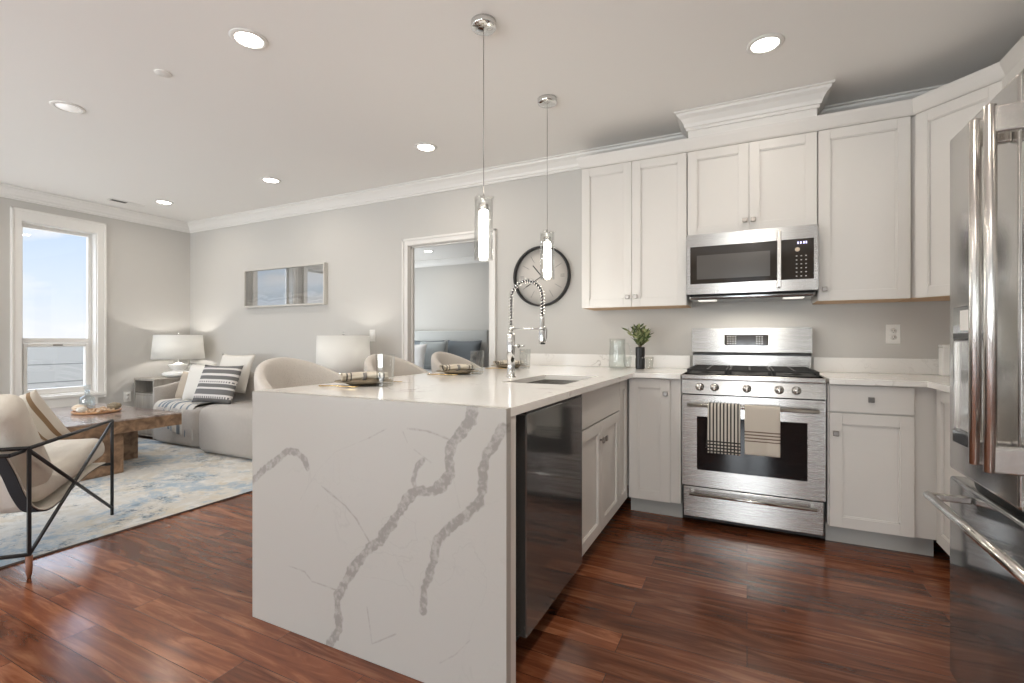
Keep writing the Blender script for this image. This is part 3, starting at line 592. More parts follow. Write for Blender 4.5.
for pts, w, s_ in VE:
    P2 = [face_pt(*p) for p in pts]; D = np.full_like(GX, 9.0)
    for (ax, az), (bx, bz) in zip(P2, P2[1:]):
        L2 = (bx-ax)**2+(bz-az)**2; tt = np.clip(((GX-ax)*(bx-ax)+(GZ-az)*(bz-az))/L2, 0, 1); D = np.minimum(D, np.hypot(GX-ax-tt*(bx-ax), GZ-az-tt*(bz-az)))
    w *= 1.18; D = D + jit*w*.75
    A = np.maximum(A, s_*np.clip((w-D)/(.0035 if w > .005 else .0025), 0, 1))
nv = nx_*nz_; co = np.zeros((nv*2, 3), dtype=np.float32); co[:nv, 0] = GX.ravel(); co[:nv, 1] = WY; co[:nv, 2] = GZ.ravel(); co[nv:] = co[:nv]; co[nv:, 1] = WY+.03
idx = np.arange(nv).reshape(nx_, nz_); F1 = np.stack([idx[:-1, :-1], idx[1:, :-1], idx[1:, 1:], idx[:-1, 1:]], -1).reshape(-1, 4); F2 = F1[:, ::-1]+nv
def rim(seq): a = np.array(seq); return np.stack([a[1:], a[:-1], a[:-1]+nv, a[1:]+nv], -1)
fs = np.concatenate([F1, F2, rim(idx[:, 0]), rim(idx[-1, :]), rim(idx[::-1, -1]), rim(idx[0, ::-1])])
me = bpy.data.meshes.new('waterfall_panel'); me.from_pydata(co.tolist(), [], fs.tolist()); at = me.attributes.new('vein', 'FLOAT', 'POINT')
at.data.foreach_set('value', np.concatenate([A.ravel(), A.ravel()]).astype(np.float32)); me.materials.append(MT['quartz_shaded'])
wp = bpy.data.objects.new('waterfall_panel', me); COL.objects.link(wp); wp.parent = ct; wp['label'] = 'veined waterfall slab dropping to the floor, shade in its colour'
b = MB(); cells(b, [.397, .81, XR-.001], [2.13, 3.06, YB-.001], lambda x, y: x > .81 or y > 3.06, CT0, CT1)
ct2 = tag(b.out('countertop', MT['quartz']), 'white quartz countertop right of the range, running behind refrigerator', 'countertop')
md = ct2.modifiers.new('bev', 'BEVEL'); md.width = .002; md.segments = 2; md.limit_method = 'ANGLE'
tag(MB().box(-1.67, -.372, YB-.021, YB-.001, CT1+.0005, 1.01, .001).out('backsplash', MT['quartz']), 'low veined quartz backsplash left of the range', 'backsplash')
tag(MB().box(.392, XR-.023, YB-.021, YB-.001, CT1+.0005, 1.01, .001).out('backsplash', MT['quartz']), 'low quartz backsplash right of the range under the outlet', 'backsplash')
# filler panel, back panel of peninsula
tag(MB().box(-.70, -.652, WY+.031, 1.356, .001, CT0-.001).out('filler_panel', MT['cab']), 'narrow white panel between waterfall slab and dishwasher', 'panel')
tag(MB().box(-1.345, -1.325, WY+.031, YB-.03, .001, CT0-.001).out('peninsula_back_panel', MT['cab']), 'white back panel of the peninsula facing the stools', 'panel')

# sink
t = thing('kitchen_sink', 'stainless undermount sink sunk into the peninsula countertop', 'sink', ((SX0+SX1)/2, (SY0+SY1)/2, 0))
hx, hy_ = (SX1-SX0)/2, (SY1-SY0)/2
b = MB(); th = .012; zb = .70
b.box(-hx-th, -hx-.001, -hy_-th, hy_+th, zb, CT0-.001).box(hx+.001, hx+th, -hy_-th, hy_+th, zb, CT0-.001).box(-hx-.001, hx+.001, -hy_-th, -hy_-.001, zb, CT0-.001).box(-hx-.001, hx+.001, hy_+.001, hy_+th, zb, CT0-.001).box(-hx-th, hx+th, -hy_-th, hy_+th, zb-.006, zb)
b.out('bowl', MT['steel'], t)
MB().lathe([(0, zb+.004), (.03, zb+.004), (.042, zb+.006), (.045, zb+.001), (0, zb+.001)], 24).out('drain', MT['chrome'], t)

# faucet
t = thing('kitchen_faucet', 'tall chrome spring neck faucet beside the sink', 'faucet', (-1.158, 2.348, CT1+.0006))
dirx = Vector((1, .0)); MB().lathe([(0, 0), (.028, 0), (.028, .006), (.021, .012), (.021, .10), (.023, .104), (.023, .235), (.018, .242), (0, .242)], 28).out('body', MT['chrome'], t)
# riser and arc path; spout reaches over the sink and a little toward the camera
ux, uy = math.cos(-.12), math.sin(-.12); arc = []
for z in np.linspace(.242, .43, 8): arc.append((0, 0, z))
rA = .098
for k in range(1, 17):
    a = PI*k/16; d_ = rA-rA*math.cos(a); arc.append((ux*d_, uy*d_, .43+.095*math.sin(a)))
arc += [(ux*2*rA, uy*2*rA, z) for z in (.40, .36, .33)]
MB().tube(arc, .0055, 10).out('hose', MT['black'], t)
hel = []; P3 = [Vector(p) for p in arc]; cum = [0]
for a, c in zip(P3, P3[1:]): cum.append(cum[-1]+(c-a).length)
turns = 36
for i in range(turns*8+1):
    s_ = cum[-1]*i/(turns*8); j = max(k for k in range(len(cum)) if cum[k] <= s_+1e-9); j = min(j, len(cum)-2); f = (s_-cum[j])/(cum[j+1]-cum[j]); p = P3[j].lerp(P3[j+1], f); d = (P3[j+1]-P3[j]).normalized()
    side = Vector((-uy, ux, 0)); nrm = d.cross(side).normalized(); an = 2*PI*i/8; hel.append(p + (side*math.cos(an)+nrm*math.sin(an))*.0115)
MB().tube(hel, .0031, 6).out('spring', MT['chrome'], t)
px_, py_ = ux*2*rA, uy*2*rA
b = MB().lathe([(0, .335), (.010, .335), (.013, .322), (.013, .275), (.018, .25), (.021, .205), (.018, .185), (0, .185)], 24, M=T(px_, py_, 0)); sh = b.out('spray_head', MT['chrome'], t)
MB().box(px_+ux*.018-.004, px_+ux*.018+.008, py_-.006, py_+.006, .21, .265, .003).out('spray_trigger', MT['nickel'], sh)
MB().tube([(0, 0, .268), (px_*.93, py_*.93, .268)], .0045, 10).lathe([(.019, -.008), (.023, -.008), (.023, .008), (.019, .008)], 20, M=T(px_, py_, .268), close=True).lathe([(.010, -.012), (.0145, -.012), (.0145, .012), (.010, .012)], 20, M=T(0, 0, .268), close=True).out('docking_arm', MT['chrome'], t)
MB().tube([(.02*ux, .02*uy, .175), (.05, -.004, .175)], .010, 14).tube([(.048, -.004, .175), (.085, -.004, .177)], .0045, 10).out('lever', MT['chrome'], t)

# ------------------------------------------------------------------ dishwasher
t = thing('dishwasher', 'dark stainless dishwasher built into the end of peninsula', 'dishwasher', (PX, 1.455, 0), PI/2)
MB().box(-.095, .622, .0, .57, .10, .880).out('tub', MT['black'], t)
MB().box(-.095, .616, .06, .08, .001, .0995).out('toe_kick', MT['black'], t)
d = MB().box(.012, .618, -.045, -.001, .115, .872, .004).out('door', MT['dark_steel'], t)
MB().box(.014, .616, -.044, -.002, .8725, .879).out('control_strip', MT['black'], d)

# ------------------------------------------------------------------ range
t = thing('gas_range', 'stainless steel gas range with five knobs and two towels', 'stove', (.014, 3.09, 0))
Wd = .371
MB().box(-Wd, Wd, .035, .62, .03, .885).out('body', MT['black'], t)
MB().box(-Wd+.01, Wd-.01, -.003, .034, .055, .236, .004).out('drawer', MT['steel'], t)
dr = MB().tube([(-.325, -.05, .205), (.325, -.05, .205)], .010, 14)
for s_ in (-1, 1): dr.box(s_*.31-.009, s_*.31+.009, -.05, -.0035, .197, .213, .003)
dr.out('drawer_handle', MT['steel_h'], t)
b = MB(); ww = .285; wz0, wz1 = .345, .665
b.box(-Wd+.002, -ww, -.012, .034, .245, .792).box(ww, Wd-.002, -.012, .034, .245, .792).box(-ww, ww, -.012, .034, .245, wz0).box(-ww, ww, -.012, .034, wz1, .792)
dd = b.out('oven_door', MT['steel'], t)
MB().box(-ww+.0005, ww-.0005, -.008, .030, wz0+.0005, wz1-.0005).out('oven_window', MT['black_gl'], dd)
HZ = .738; HY = -.062
b = MB().tube([(-.335, HY, HZ), (.335, HY, HZ)], .012, 16)
for s_ in (-1, 1): b.box(s_*.315-.012, s_*.315+.012, HY, -.0125, HZ-.010, HZ+.010, .003)
b.out('oven_handle', MT['steel_h'], dd)
b = MB().prism([(-.020, .800), (-.004, .885), (.60, .885), (.60, .870), (.034, .870), (.034, .800)], -Wd, Wd, 'yz'); cpn = b.out('control_panel', MT['steel'], t)
tilt = math.atan(.016/.085)
for i, kx in enumerate((-.268, -.187, -.015, .148, .232)):
    MM = T(kx, -.0125, .842) @ R(PI/2-tilt, 'X') 
    k = MB().lathe([(0, .032), (.016, .032), (.0195, .026), (.021, .006), (.024, .002), (.024, .0005), (0, .0005)], 24, M=MM).box(-.0035, .0035, -.018, .018, .0322, .036, .001, M=MM).out('knob', MT['steel_h'], cpn)
ctp = MB().box(-Wd-.002, Wd+.002, -.024, .61, .8855, .915, .006).out('cooktop', MT['steel'], t)
MB().box(-.345, .345, .035, .55, .9155, .919).out('burner_tray', MT['iron'], ctp)
for gx0, gx1 in ((-.345, -.118), (-.112, .112), (.118, .345)):
    b = MB(); zt = .948
    for yy in (.030, .165, .29, .42, .553): b.box(gx0, gx1, yy-.006, yy+.006, zt-.012, zt, .002)
    for xx in (gx0+.006, (gx0+gx1)/2, gx1-.006): b.box(xx-.006, xx+.006, .030, .553, zt-.013, zt-.001, .002)
    for xx in (gx0+.008, gx1-.008):
        for yy in (.034, .549): b.box(xx-.008, xx+.008, yy-.008, yy+.008, .9192, zt-.008, .002)
    b.out('grate', MT['iron'], t)
for bx_, by_ in ((-.23, .16), (-.23, .42), (0, .29), (.23, .16), (.23, .42)): MB().lathe([(0, .932), (.03, .932), (.038, .926), (.05, .921), (.05, .9192), (0, .9192)], 24, M=T(bx_, by_, 0)).out('burner', MT['iron'], t)
b = MB().box(-.362, .362, .56, .61, .9155, 1.03, .003); b.out('rear_riser', MT['steel'], t)
bgd = MB().prism([(.535, 1.040), (.545, 1.205), (.61, 1.205), (.61, 1.0305), (.545, 1.0305)], -.364, .364, 'yz').out('backguard', MT['steel'], t)
MB().box(-.362, .362, .548, .559, 1.018, 1.030).out('shadow_gap', MT['black'], t)
tb = math.atan(.010/.165); MM = T(-.02, .5395, 1.122) @ R(-tb, 'X')
dsp = MB().box(-.135, .135, -.006, -.001, -.037, .037, .002, M=MM).out('display_panel', MT['brown_gl'], bgd)
b = MB()
for sx_ in (-1, 1):
    for i in range(4 if sx_ < 0 else 3):
        for j in range(4): b.box(sx_*(.065+.016*i)-.004, sx_*(.065+.016*i)+.004, -.0066, -.0059, -.026+.016*j, -.021+.016*j, M=MM)
b.out('keypad_legend', MT['frame'], dsp)
b = MB().box(-.139, .139, -.004, -.0012, -.041, -.0375, M=MM).box(-.139, .139, -.004, -.0012, .0375, .041, M=MM).box(-.139, -.1355, -.004, -.0012, -.041, .041, M=MM).box(.1355, .139, -.004, -.0012, -.041, .041, M=MM); b.out('display_rim', MT['steel_h'], bgd)

# dish towels folded over the oven handle
def towel(cx, w, front, back, mat, label, skew=0):
    y0 = 3.09+HY; rr = .0165
    def f(u, v):
        x = (u-.5)*w; n_ = noise.noise(Vector((x*22, cx*9, v*1.3)))*.006*min(1, abs(v-.42)*4)
        L1, L2, La = front, back, PI*rr; s_ = v*(L1+L2+La)
        if s_ < L1: z = -(L1-s_); y = -rr + (n_ - .004*math.sin(v*6)); x2 = x
        elif s_ < L1+La: a = (s_-L1)/rr; y = -rr*math.cos(a); z = rr*math.sin(a); x2 = x
        else: z = -(s_-L1-La); y = rr+abs(n_)*.5; x2 = x+skew*(s_-L1-La)/L2
        return (x2, y, z)
    o = MB().grid(f, 28, 60).out('dish_towel', mat, None, (cx, y0, HZ))
    md = o.modifiers.new('s', 'SOLIDIFY'); md.thickness = .003; md.offset = 0
    return tag(o, label, 'towel')
towel(-.120, .172, .272, .25, MT['towel_a'], 'black and white striped towel on oven handle, left of the two', -.012)
towel(.076, .176, .262, .24, MT['towel_b'], 'beige towel with brown bands on oven handle, right of the two')

# ------------------------------------------------------------------ microwave
t = thing('microwave_oven', 'stainless over the range microwave under wall cabinet', 'microwave', (.011, 3.305, 0))
mw = .364; mz0, mz1 = 1.418, 1.802
MB().box(-mw, mw, .03, .40, mz0, mz1).out('body', MT['black'], t)
b = MB(); dx1 = .172
b.box(-mw, mw, -.002, .029, mz1-.078, mz1).box(-mw, mw, -.002, .029, mz0, mz0+.066)
b.box(-mw, -mw+.022, -.002, .029, mz0+.066, mz1-.078).box(mw-.022, mw, -.002, .029, mz0+.066, mz1-.078)
b.out('front_frame', MT['steel'], t)
d = MB().box(-mw+.0225, dx1, .000, .028, mz0+.0665, mz1-.0785, .002).out('door', MT['brown_gl'], t)
MB().box(-mw+.062, .115, -.0012, -.0002, mz0+.095, mz1-.135).out('door_window', MT['mw_win'], d)
b = MB().box(.150, .172, -.052, -.036, mz0+.018, mz1-.028, .004).box(.153, .169, -.037, -.0025, mz1-.066, mz1-.034, .003).box(.153, .169, -.037, -.0025, mz0+.024, mz0+.054, .003)
b.out('handle', MT['steel_h'], d)
p = MB().box(dx1+.002, mw-.0225, .000, .028, mz0+.0665, mz1-.0785, .002).out('keypad', MT['brown_gl'], t)
b = MB()
for k, x in enumerate((.262, .276, .292, .304)): b.box(x-.004, x+.003, -.0012, -.0001, 1.694, 1.708)
b.out('display', MT['disp'], p)
b = MB()
for r_ in range(6):
    for c in range(3): b.box(.250+.024*c, .258+.024*c, -.0010, -.0001, 1.50+.024*r_, 1.506+.024*r_)
b.out('keypad_legend', MT['frame'], p)
MB().cyl(.013, 0, .0012, 20, M=T(.258, -.0001, 1.662) @ R(PI/2, 'X')).out('start_button', MT['shell_m'], p)
MB().box(-mw+.01, mw-.01, .035, .38, mz0-.034, mz0-.001, .012).out('vent_base', MT['dark_steel'], t)
b = MB().box(-.30, -.19, .06, .16, mz0-.037, mz0-.0345).box(.19, .30, .06, .16, mz0-.037, mz0-.0345); b.out('lamp_cover', MT['hood'], t)
area('hood_lamp', (.011, 3.45, mz0-.039), (0, 0, 0), .5, .08, 2.2, (1, .93, .82), PI*.9)

# ------------------------------------------------------------------ refrigerator (faces -x)
FX = .597
t = thing('refrigerator', 'large stainless french door refrigerator at right edge', 'refrigerator', (FX, 2.05, 0), -PI/2)
# local: x runs toward the camera (world -y), -y faces the kitchen (world -x)
FWd = .91; z_sp = .69
MB().box(.005, FWd-.005, .062, .80, .02, 1.775).out('body', MT['black'], t)
fd = []
for i, (a0, a1) in enumerate(((0, FWd/2-.002), (FWd/2+.002, FWd))):
    fd.append(MB().box(a0, a1, 0, .058, z_sp+.012, 1.78, .010, 4, smooth=True).out('door', MT['steel_v'], t))
fz = MB().box(0, FWd, 0, .058, .03, z_sp-.012, .010, 4, smooth=True).out('freezer_drawer', MT['dark_steel'], t)  # darker steel than the doors, with the dark floor's reflection put into its colour
for i, hx_ in enumerate((FWd/2-.043, FWd/2+.043)):
    b = MB().cyl(.0125, .80, 1.69, 20, M=T(hx_, -.068, 0), bev=.002)
    for zz in (.80, 1.62): b.box(hx_-.011, hx_+.011, -.068, -.0008, zz, zz+.065, .004)
    b.out('door_handle', MT['steel_h'], fd[i])
b = MB().tube([(.165, -.097, .645), (FWd-.10, -.097, .645)], .0125, 18)
for xx in (.178, FWd-.12): b.box(xx-.011, xx+.011, -.097, -.0008, .636, .656, .004)
b.out('drawer_handle', MT['steel_h'], fz)
# dispenser on the far door
b = MB().box(.055, .30, -.006, -.0008, 1.118, 1.225, .003); dp = b.out('dispenser_panel', MT['dark_steel'], fd[0])
MB().box(.115, .24, -.0072, -.0061, 1.150, 1.212).out('dispenser_screen', MT['plastic'], dp)
MB().box(.06, .295, -.0072, -.0061, 1.126, 1.142).out('dispenser_keys', MT['black'], dp)
b = MB().box(.07, .08, -.010, -.0008, .845, 1.115).box(.275, .285, -.010, -.0008, .845, 1.115).box(.08, .275, -.003, -.0008, .845, 1.115); b.out('dispenser_recess', MT['steel_h'], fd[0])
MB().box(.075, .28, -.014, -.0008, .80, .843, .004).out('drip_tray', MT['dark_steel'], fd[0])

# ------------------------------------------------------------------ things on the counters and walls
def glass_vessel(name, prof_out, th, base_th, mat, label, cat, loc, group=None, n=40):
    zb = prof_out[0][1]
    inner = [(r-th, max(z, zb+base_th)) for r, z in prof_out if z >= zb+base_th*.5 or True]
    prof = [(0, zb)] + prof_out + [(inner[-1][0], prof_out[-1][1])] + [(r, z) for r, z in reversed(inner[:-1]) if z > zb+base_th] + [(inner[0][0]*.98, zb+base_th), (0, zb+base_th)]
    return tag(MB().lathe(prof, n).out(name, mat, None, loc), label, cat, group)
Zc = CT1+.0008
def lathe_glass(parent, name, prof, th, bt, mat, M=None, n=40, smooth=True):
    prof2 = [(0, prof[0][1])] + prof + [(prof[-1][0]-th, prof[-1][1])] + [(r-th, z) for r, z in reversed(prof[1:-1])] + [(prof[0][0]-th, prof[0][1]+bt), (0, prof[0][1]+bt)]
    return MB().lathe(prof2, n, M=M, smooth=smooth).out(name, mat, parent)
t = thing('glass_pitcher', 'clear glass pitcher with handle in the counter corner', 'pitcher', (-.845, 3.46, Zc))
lathe_glass(t, 'jug', [(.055, 0), (.062, .004), (.062, .05), (.056, .15), (.054, .19), (.058, .215)], .004, .012, MT['glass_g'])
a_ = -.2; hp = [(.056, 0, .185), (.085, 0, .18), (.102, 0, .15), (.100, 0, .10), (.085, 0, .065), (.060, 0, .055)]
MB().tube([(math.cos(a_)*x, math.sin(a_)*x, z) for x, y, z in hp], .005, 10).out('handle', MT['glass_g'], t)
# vase with leafy stems
t = thing('leafy_vase', 'small dark vase of olive green leafy stems on counter', 'plant', (-.69, 3.50, Zc))
MB().lathe([(0, 0), (.030, 0), (.034, .01), (.034, .075), (.030, .085), (.033, .093), (.033, .155), (.028, .158), (.026, .14), (0, .13)], 12, smooth=False).out('vase', MT['black'], t)
MB().box(-.016, .006, -.044, -.032, .0, .155, .004).out('handle', MT['black'], t)
rng = random.Random(3); bs = MB(); bl = MB(); bl2 = MB()
def leaf(b, p, d, ln, wd, rng_):
    d = d.normalized(); s_ = d.cross(Vector((rng_.uniform(-1, 1), rng_.uniform(-1, 1), rng_.uniform(-.3, .3)))).normalized(); n_ = d.cross(s_)
    V = [p, p+d*ln*.35+s_*wd, p+d*ln*.75+s_*wd*.7, p+d*ln, p+d*ln*.75-s_*wd*.7, p+d*ln*.35-s_*wd]; mid = [p+d*ln*.35-n_*.002, p+d*ln*.75-n_*.002]
    v = [b.b.verts.new(q) for q in V]; m1, m2 = [b.b.verts.new(q) for q in mid]
    for f in ((v[0], v[1], m1), (v[1], v[2], m2, m1), (v[2], v[3], m2), (v[3], v[4], m2), (v[4], v[5], m1, m2), (v[5], v[0], m1)): b.b.faces.new(f)
for k in range(15):
    an = rng.uniform(0, 2*PI); lean = rng.uniform(.2, 1.3); L_ = rng.uniform(.11, .19); p = Vector((0, 0, .14)); d = Vector((math.cos(an)*lean*.55, math.sin(an)*lean*.55, 1)).normalized(); pts = [p.copy()]
    for j in range(7):
        p = p+d*L_/7; d = (d+Vector((math.cos(an), math.sin(an), -.2))*.04*lean).normalized(); pts.append(p.copy())
        for q in range(3 if j > 0 else 0):
            a2 = rng.uniform(0, 2*PI); dl = (d*.7+Vector((math.cos(a2), math.sin(a2), rng.uniform(-.1, .6)))*.8)
            leaf(bl if rng.random() < .62 else bl2, p, dl, rng.uniform(.035, .060), rng.uniform(.005, .009), rng)
    bs.tube(pts, .0014, 5)
bs.out('stems', MT['stem'], t); o = bl.out('leaves', MT['leaf'], t); o = bl2.out('leaves', MT['leaf_l'], t); o['label'] = 'paler young leaves'
# glasses by the vase
def tumbler(loc, label, r=.031, h_=.10, grp=None, mat='glass'):
    t = thing('drinking_glass', label, 'glass', loc, 0, grp)
    lathe_glass(t, 'glass_body', [(r*.80, 0), (r*.84, .004), (r*.86, .02), (r*.95, h_*.6), (r, h_)], .0025, .009, MT[mat], n=11 if h_ > .11 else 32, smooth=h_ < .11)
    return t
tumbler((-.79, 3.54, Zc), 'small clear glass between pitcher and leafy vase', .03, .085)
tumbler((-.635, 3.55, Zc), 'small clear glass right of the leafy vase', .03, .085)
t = thing('storage_canister', 'white square canister on counter beside refrigerator', 'canister', (1.045, 3.60, Zc))
MB().box(-.035, .035, -.035, .035, 0, .165, .006, 3).out('jar', MT['white'], t); MB().box(-.0355, .0355, -.0355, .0355, .1655, .18, .004, 3).out('lid', MT['white'], t)
def outlet(x, y, z, rz, label, sw=False):
    t = thing('wall_switch' if sw else 'wall_outlet', label, 'switch' if sw else 'outlet', (x, y, z), rz)
    MB().box(-.037, .037, -.006, -.0008, -.06, .06, .003).out('cover_plate', MT['plastic'], t)
    if sw: MB().box(-.016, .016, -.010, -.0062, -.033, .033, .002).out('rocker', MT['white'], t)
    else:
        for zz in (-.02, .02):
            s_ = MB().cyl(.0165, 0, .0022, 20, M=T(0, -.0061, zz) @ R(PI/2, 'X')).out('socket', MT['trim'], t)
            MB().box(-.007, -.005, -.0092, -.0085, zz-.003, zz+.006).box(.005, .007, -.0092, -.0085, zz-.003, zz+.006).cyl(.0022, 0, .0007, 10, M=T(0, -.0085, zz-.009) @ R(PI/2, 'X')).out('slots', MT['vent'], s_)
    return t
outlet(.815, YB, 1.16, 0, 'white double outlet on wall above counter right of range')
outlet(-3.39, YB, 1.17, 0, 'white light switch plate on wall above the second lamp', True)
outlet(XL, 3.02, .47, PI/2, 'white double outlet on window wall behind the coffee table')

# wall clock
t = thing('wall_clock', 'round wall clock with thin black rim, beside the cabinets', 'clock', (-1.54, YB-.001, 1.655))
RX = R(PI/2, 'X')
MB().lathe([(.236, 0), (.252, 0), (.252, .045), (.240, .047), (.236, .04)], 64, M=RX, close=True).out('rim', MT['ink'], t)
MB().cyl(.2355, .001, .012, 64, M=RX).out('dial', MT['dial'], t)
b = MB()
for k in range(12):
    Mk = R(k*PI/6, 'Y')
    if k % 3 == 0:
        for q in (-.010, 0, .010): b.box(q-.0015, q+.0015, -.0135, -.0122, .165, .20, M=Mk)
    else: b.box(-.0015, .0015, -.0135, -.0122, .135, .20, M=Mk)
b.out('hour_marks', MT['ink_g'], t)
def hand(name, ang, l0, l1, w, y): MB().box(-w, w, y-.002, y, -l0, l1, .0008, M=R(ang, 'Y')).out(name, MT['ink'], t)
hand('hour_hand', math.radians(-40), .04, .125, .0045, -.016); hand('minute_hand', math.radians(-120), .06, .165, .0035, -.020)
MB().cyl(.008, .012, .024, 16, M=RX).out('hub', MT['ink'], t)

# framed picture: wide seascape
t = thing('framed_picture', 'wide framed seascape picture hanging on wall above sofa', 'picture', (-4.665, YB-.001, 1.725))
hw, hh = .655, .222; b = MB(); fw = .018; dpth = .05
b.box(-hw, hw, -dpth, -.001, hh-fw, hh, .002).box(-hw, hw, -dpth, -.001, -hh, -hh+fw, .002).box(-hw, -hw+fw, -dpth, -.001, -hh+fw, hh-fw, .002).box(hw-fw, hw, -dpth, -.001, -hh+fw, hh-fw, .002)
b.out('frame', MT['frame'], t)
m, tt_, bb = newmat('seascape_print'); pset(bb, rough=.6); Nn = tt_.nodes.new; Lk = tt_.links.new
cc = Nn('ShaderNodeTexCoord'); mp = Nn('ShaderNodeMapping'); mp.inputs['Scale'].default_value = (2, 2, 9); n = Nn('ShaderNodeTexNoise'); n.inputs['Scale'].default_value = 1.6; n.inputs['Detail'].default_value = 6
sp = Nn('ShaderNodeSeparateXYZ'); ad = Nn('ShaderNodeMath'); ad.operation = 'MULTIPLY_ADD'; ad.inputs[1].default_value = .25
r = Nn('ShaderNodeValToRGB'); el = r.color_ramp.elements; el[0].position = .0; el[0].color = (.50, .48, .44, 1); el[1].position = 1; el[1].color = (.36, .40, .40, 1)
for ps, c in ((.22, (.42, .40, .36)), (.30, (.70, .70, .67)), (.36, (.16, .17, .16)), (.42, (.62, .63, .60)), (.48, (.18, .22, .23)), (.60, (.30, .35, .36)), (.75, (.45, .49, .49))): q = el.new(ps); q.color = (*c, 1)
mr = Nn('ShaderNodeMapRange'); mr.inputs['From Min'].default_value = -.20; mr.inputs['From Max'].default_value = .30
Lk(cc.outputs['Object'], mp.inputs[0]); Lk(mp.outputs[0], n.inputs[0]); Lk(cc.outputs['Object'], sp.inputs[0]); Lk(n.outputs[0], ad.inputs[0]); Lk(sp.outputs[2], ad.inputs[2]); Lk(ad.outputs[0], mr.inputs[0]); Lk(mr.outputs[0], r.inputs[0]); Lk(r.outputs[0], bb.inputs['Base Color'])
MB().box(-hw+fw, hw-fw, -.022, -.002, -hh+fw, hh-fw).out('print', m, t)
MB().box(-hw+fw+.0005, hw-fw-.0005, -.027, -.024, -hh+fw+.0005, hh-fw-.0005).out('picture_glass', pane_mat('reflective_picture_glass', (.95, .95, .95), .42), t)

# ------------------------------------------------------------------ place settings
def setting(y, labs, full=True):
    px = -1.60
    t = thing('dinner_plate', labs[0], 'plate', (px, y, Zc), 0, 'place settings on the peninsula')
    MB().lathe([(0, .003), (.075, .003), (.085, .010), (.130, .016), (.132, .019), (.085, .0145), (.074, .008), (0, .008)], 40).out('plate_dish', MT['shell_d'], t)
    t = thing('cloth_napkin', labs[1], 'napkin', (px, y, Zc+.0215), .9, 'place settings on the peninsula')
    def nap(sg):
        def f(u, v):
            s_ = (u-.5)*.20; w = .028+.028*abs(2*u-1)**1.3; a = 2*PI*v
            return (s_, math.cos(a)*w*(1+.12*math.sin(5*a+u*9)), .018+math.sin(a)*.017*(1+.15*math.sin(3*a+u*7)))
        return f
    b = MB().grid(nap(1), 24, 24, cv=True); b.out('cloth', MT['napkin'], t)
    MB().lathe([(.026, -.008), (.031, -.008), (.031, .008), (.026, .008)], 24, M=T(0, 0, .016) @ R(PI/2, 'Y') @ Matrix.Diagonal((.62, 1.12, 1, 1)), close=True).out('ring', MT['ink_g'], t)
    for k, (nm, dx, dy) in enumerate((('dinner_fork', .0, -.155), ('dinner_knife', .0, .150))):
        t = thing(nm, labs[2+k], 'cutlery', (px+.0, y+dy, Zc), .15 if k == 0 else -.1, 'place settings on the peninsula')
        if k == 0:
            MB().tube([(-.10, 0, .004), (-.02, 0, .006), (.03, 0, .005)], [.007, .0045, .005], 8, flat=(1.3, .55)).out('handle', MT['gold'], t)
            b = MB().box(.03, .055, -.010, .010, .004, .0065, .001)
            for q in range(4): b.box(.055, .09, -.010+q*.0058, -.0072+q*.0058, .004, .0065)
            b.out('tines', MT['gold'], t)
        else:
            MB().tube([(-.10, 0, .004), (-.0, 0, .006)], [.0075, .006], 8, flat=(1.3, .55)).out('handle', MT['gold'], t)
            MB().prism([(0, -.008), (.09, -.009), (.105, .004), (.0, .005)], .004, .0065, 'xy').out('blade', MT['gold'], t)
MT['napkin'] = stripes('napkin_cloth', 0, [(-.085, -.078), (-.066, -.060), (.060, .066), (.078, .085)], (.66, .60, .50), (.10, .09, .08))
setting(1.70, ('dark round plate at the place setting nearest the waterfall end', 'striped cream napkin on the plate nearest the waterfall end', 'gold fork left at the setting nearest the waterfall end', 'gold knife at the setting nearest the waterfall end'))
setting(2.50, ('dark round plate at the middle place setting', 'striped cream napkin on the middle plate', 'gold fork at the middle place setting', 'gold knife at the middle place setting'))
setting(3.20, ('dark round plate at the place setting nearest the back wall', 'striped cream napkin on the plate nearest back wall', 'gold fork at the place setting nearest the back wall', 'gold knife at the place setting nearest the back wall'))
for (x, y, lb) in ((-1.462, 1.684, 'faceted clear tumbler nearest the waterfall end'), (-1.462, 2.50, 'clear tumbler at the middle place setting'), (-1.434, 3.134, 'clear tumbler behind the faucet')):
    tumbler((x, y, Zc), lb, .043, .142, 'tumblers on the peninsula')

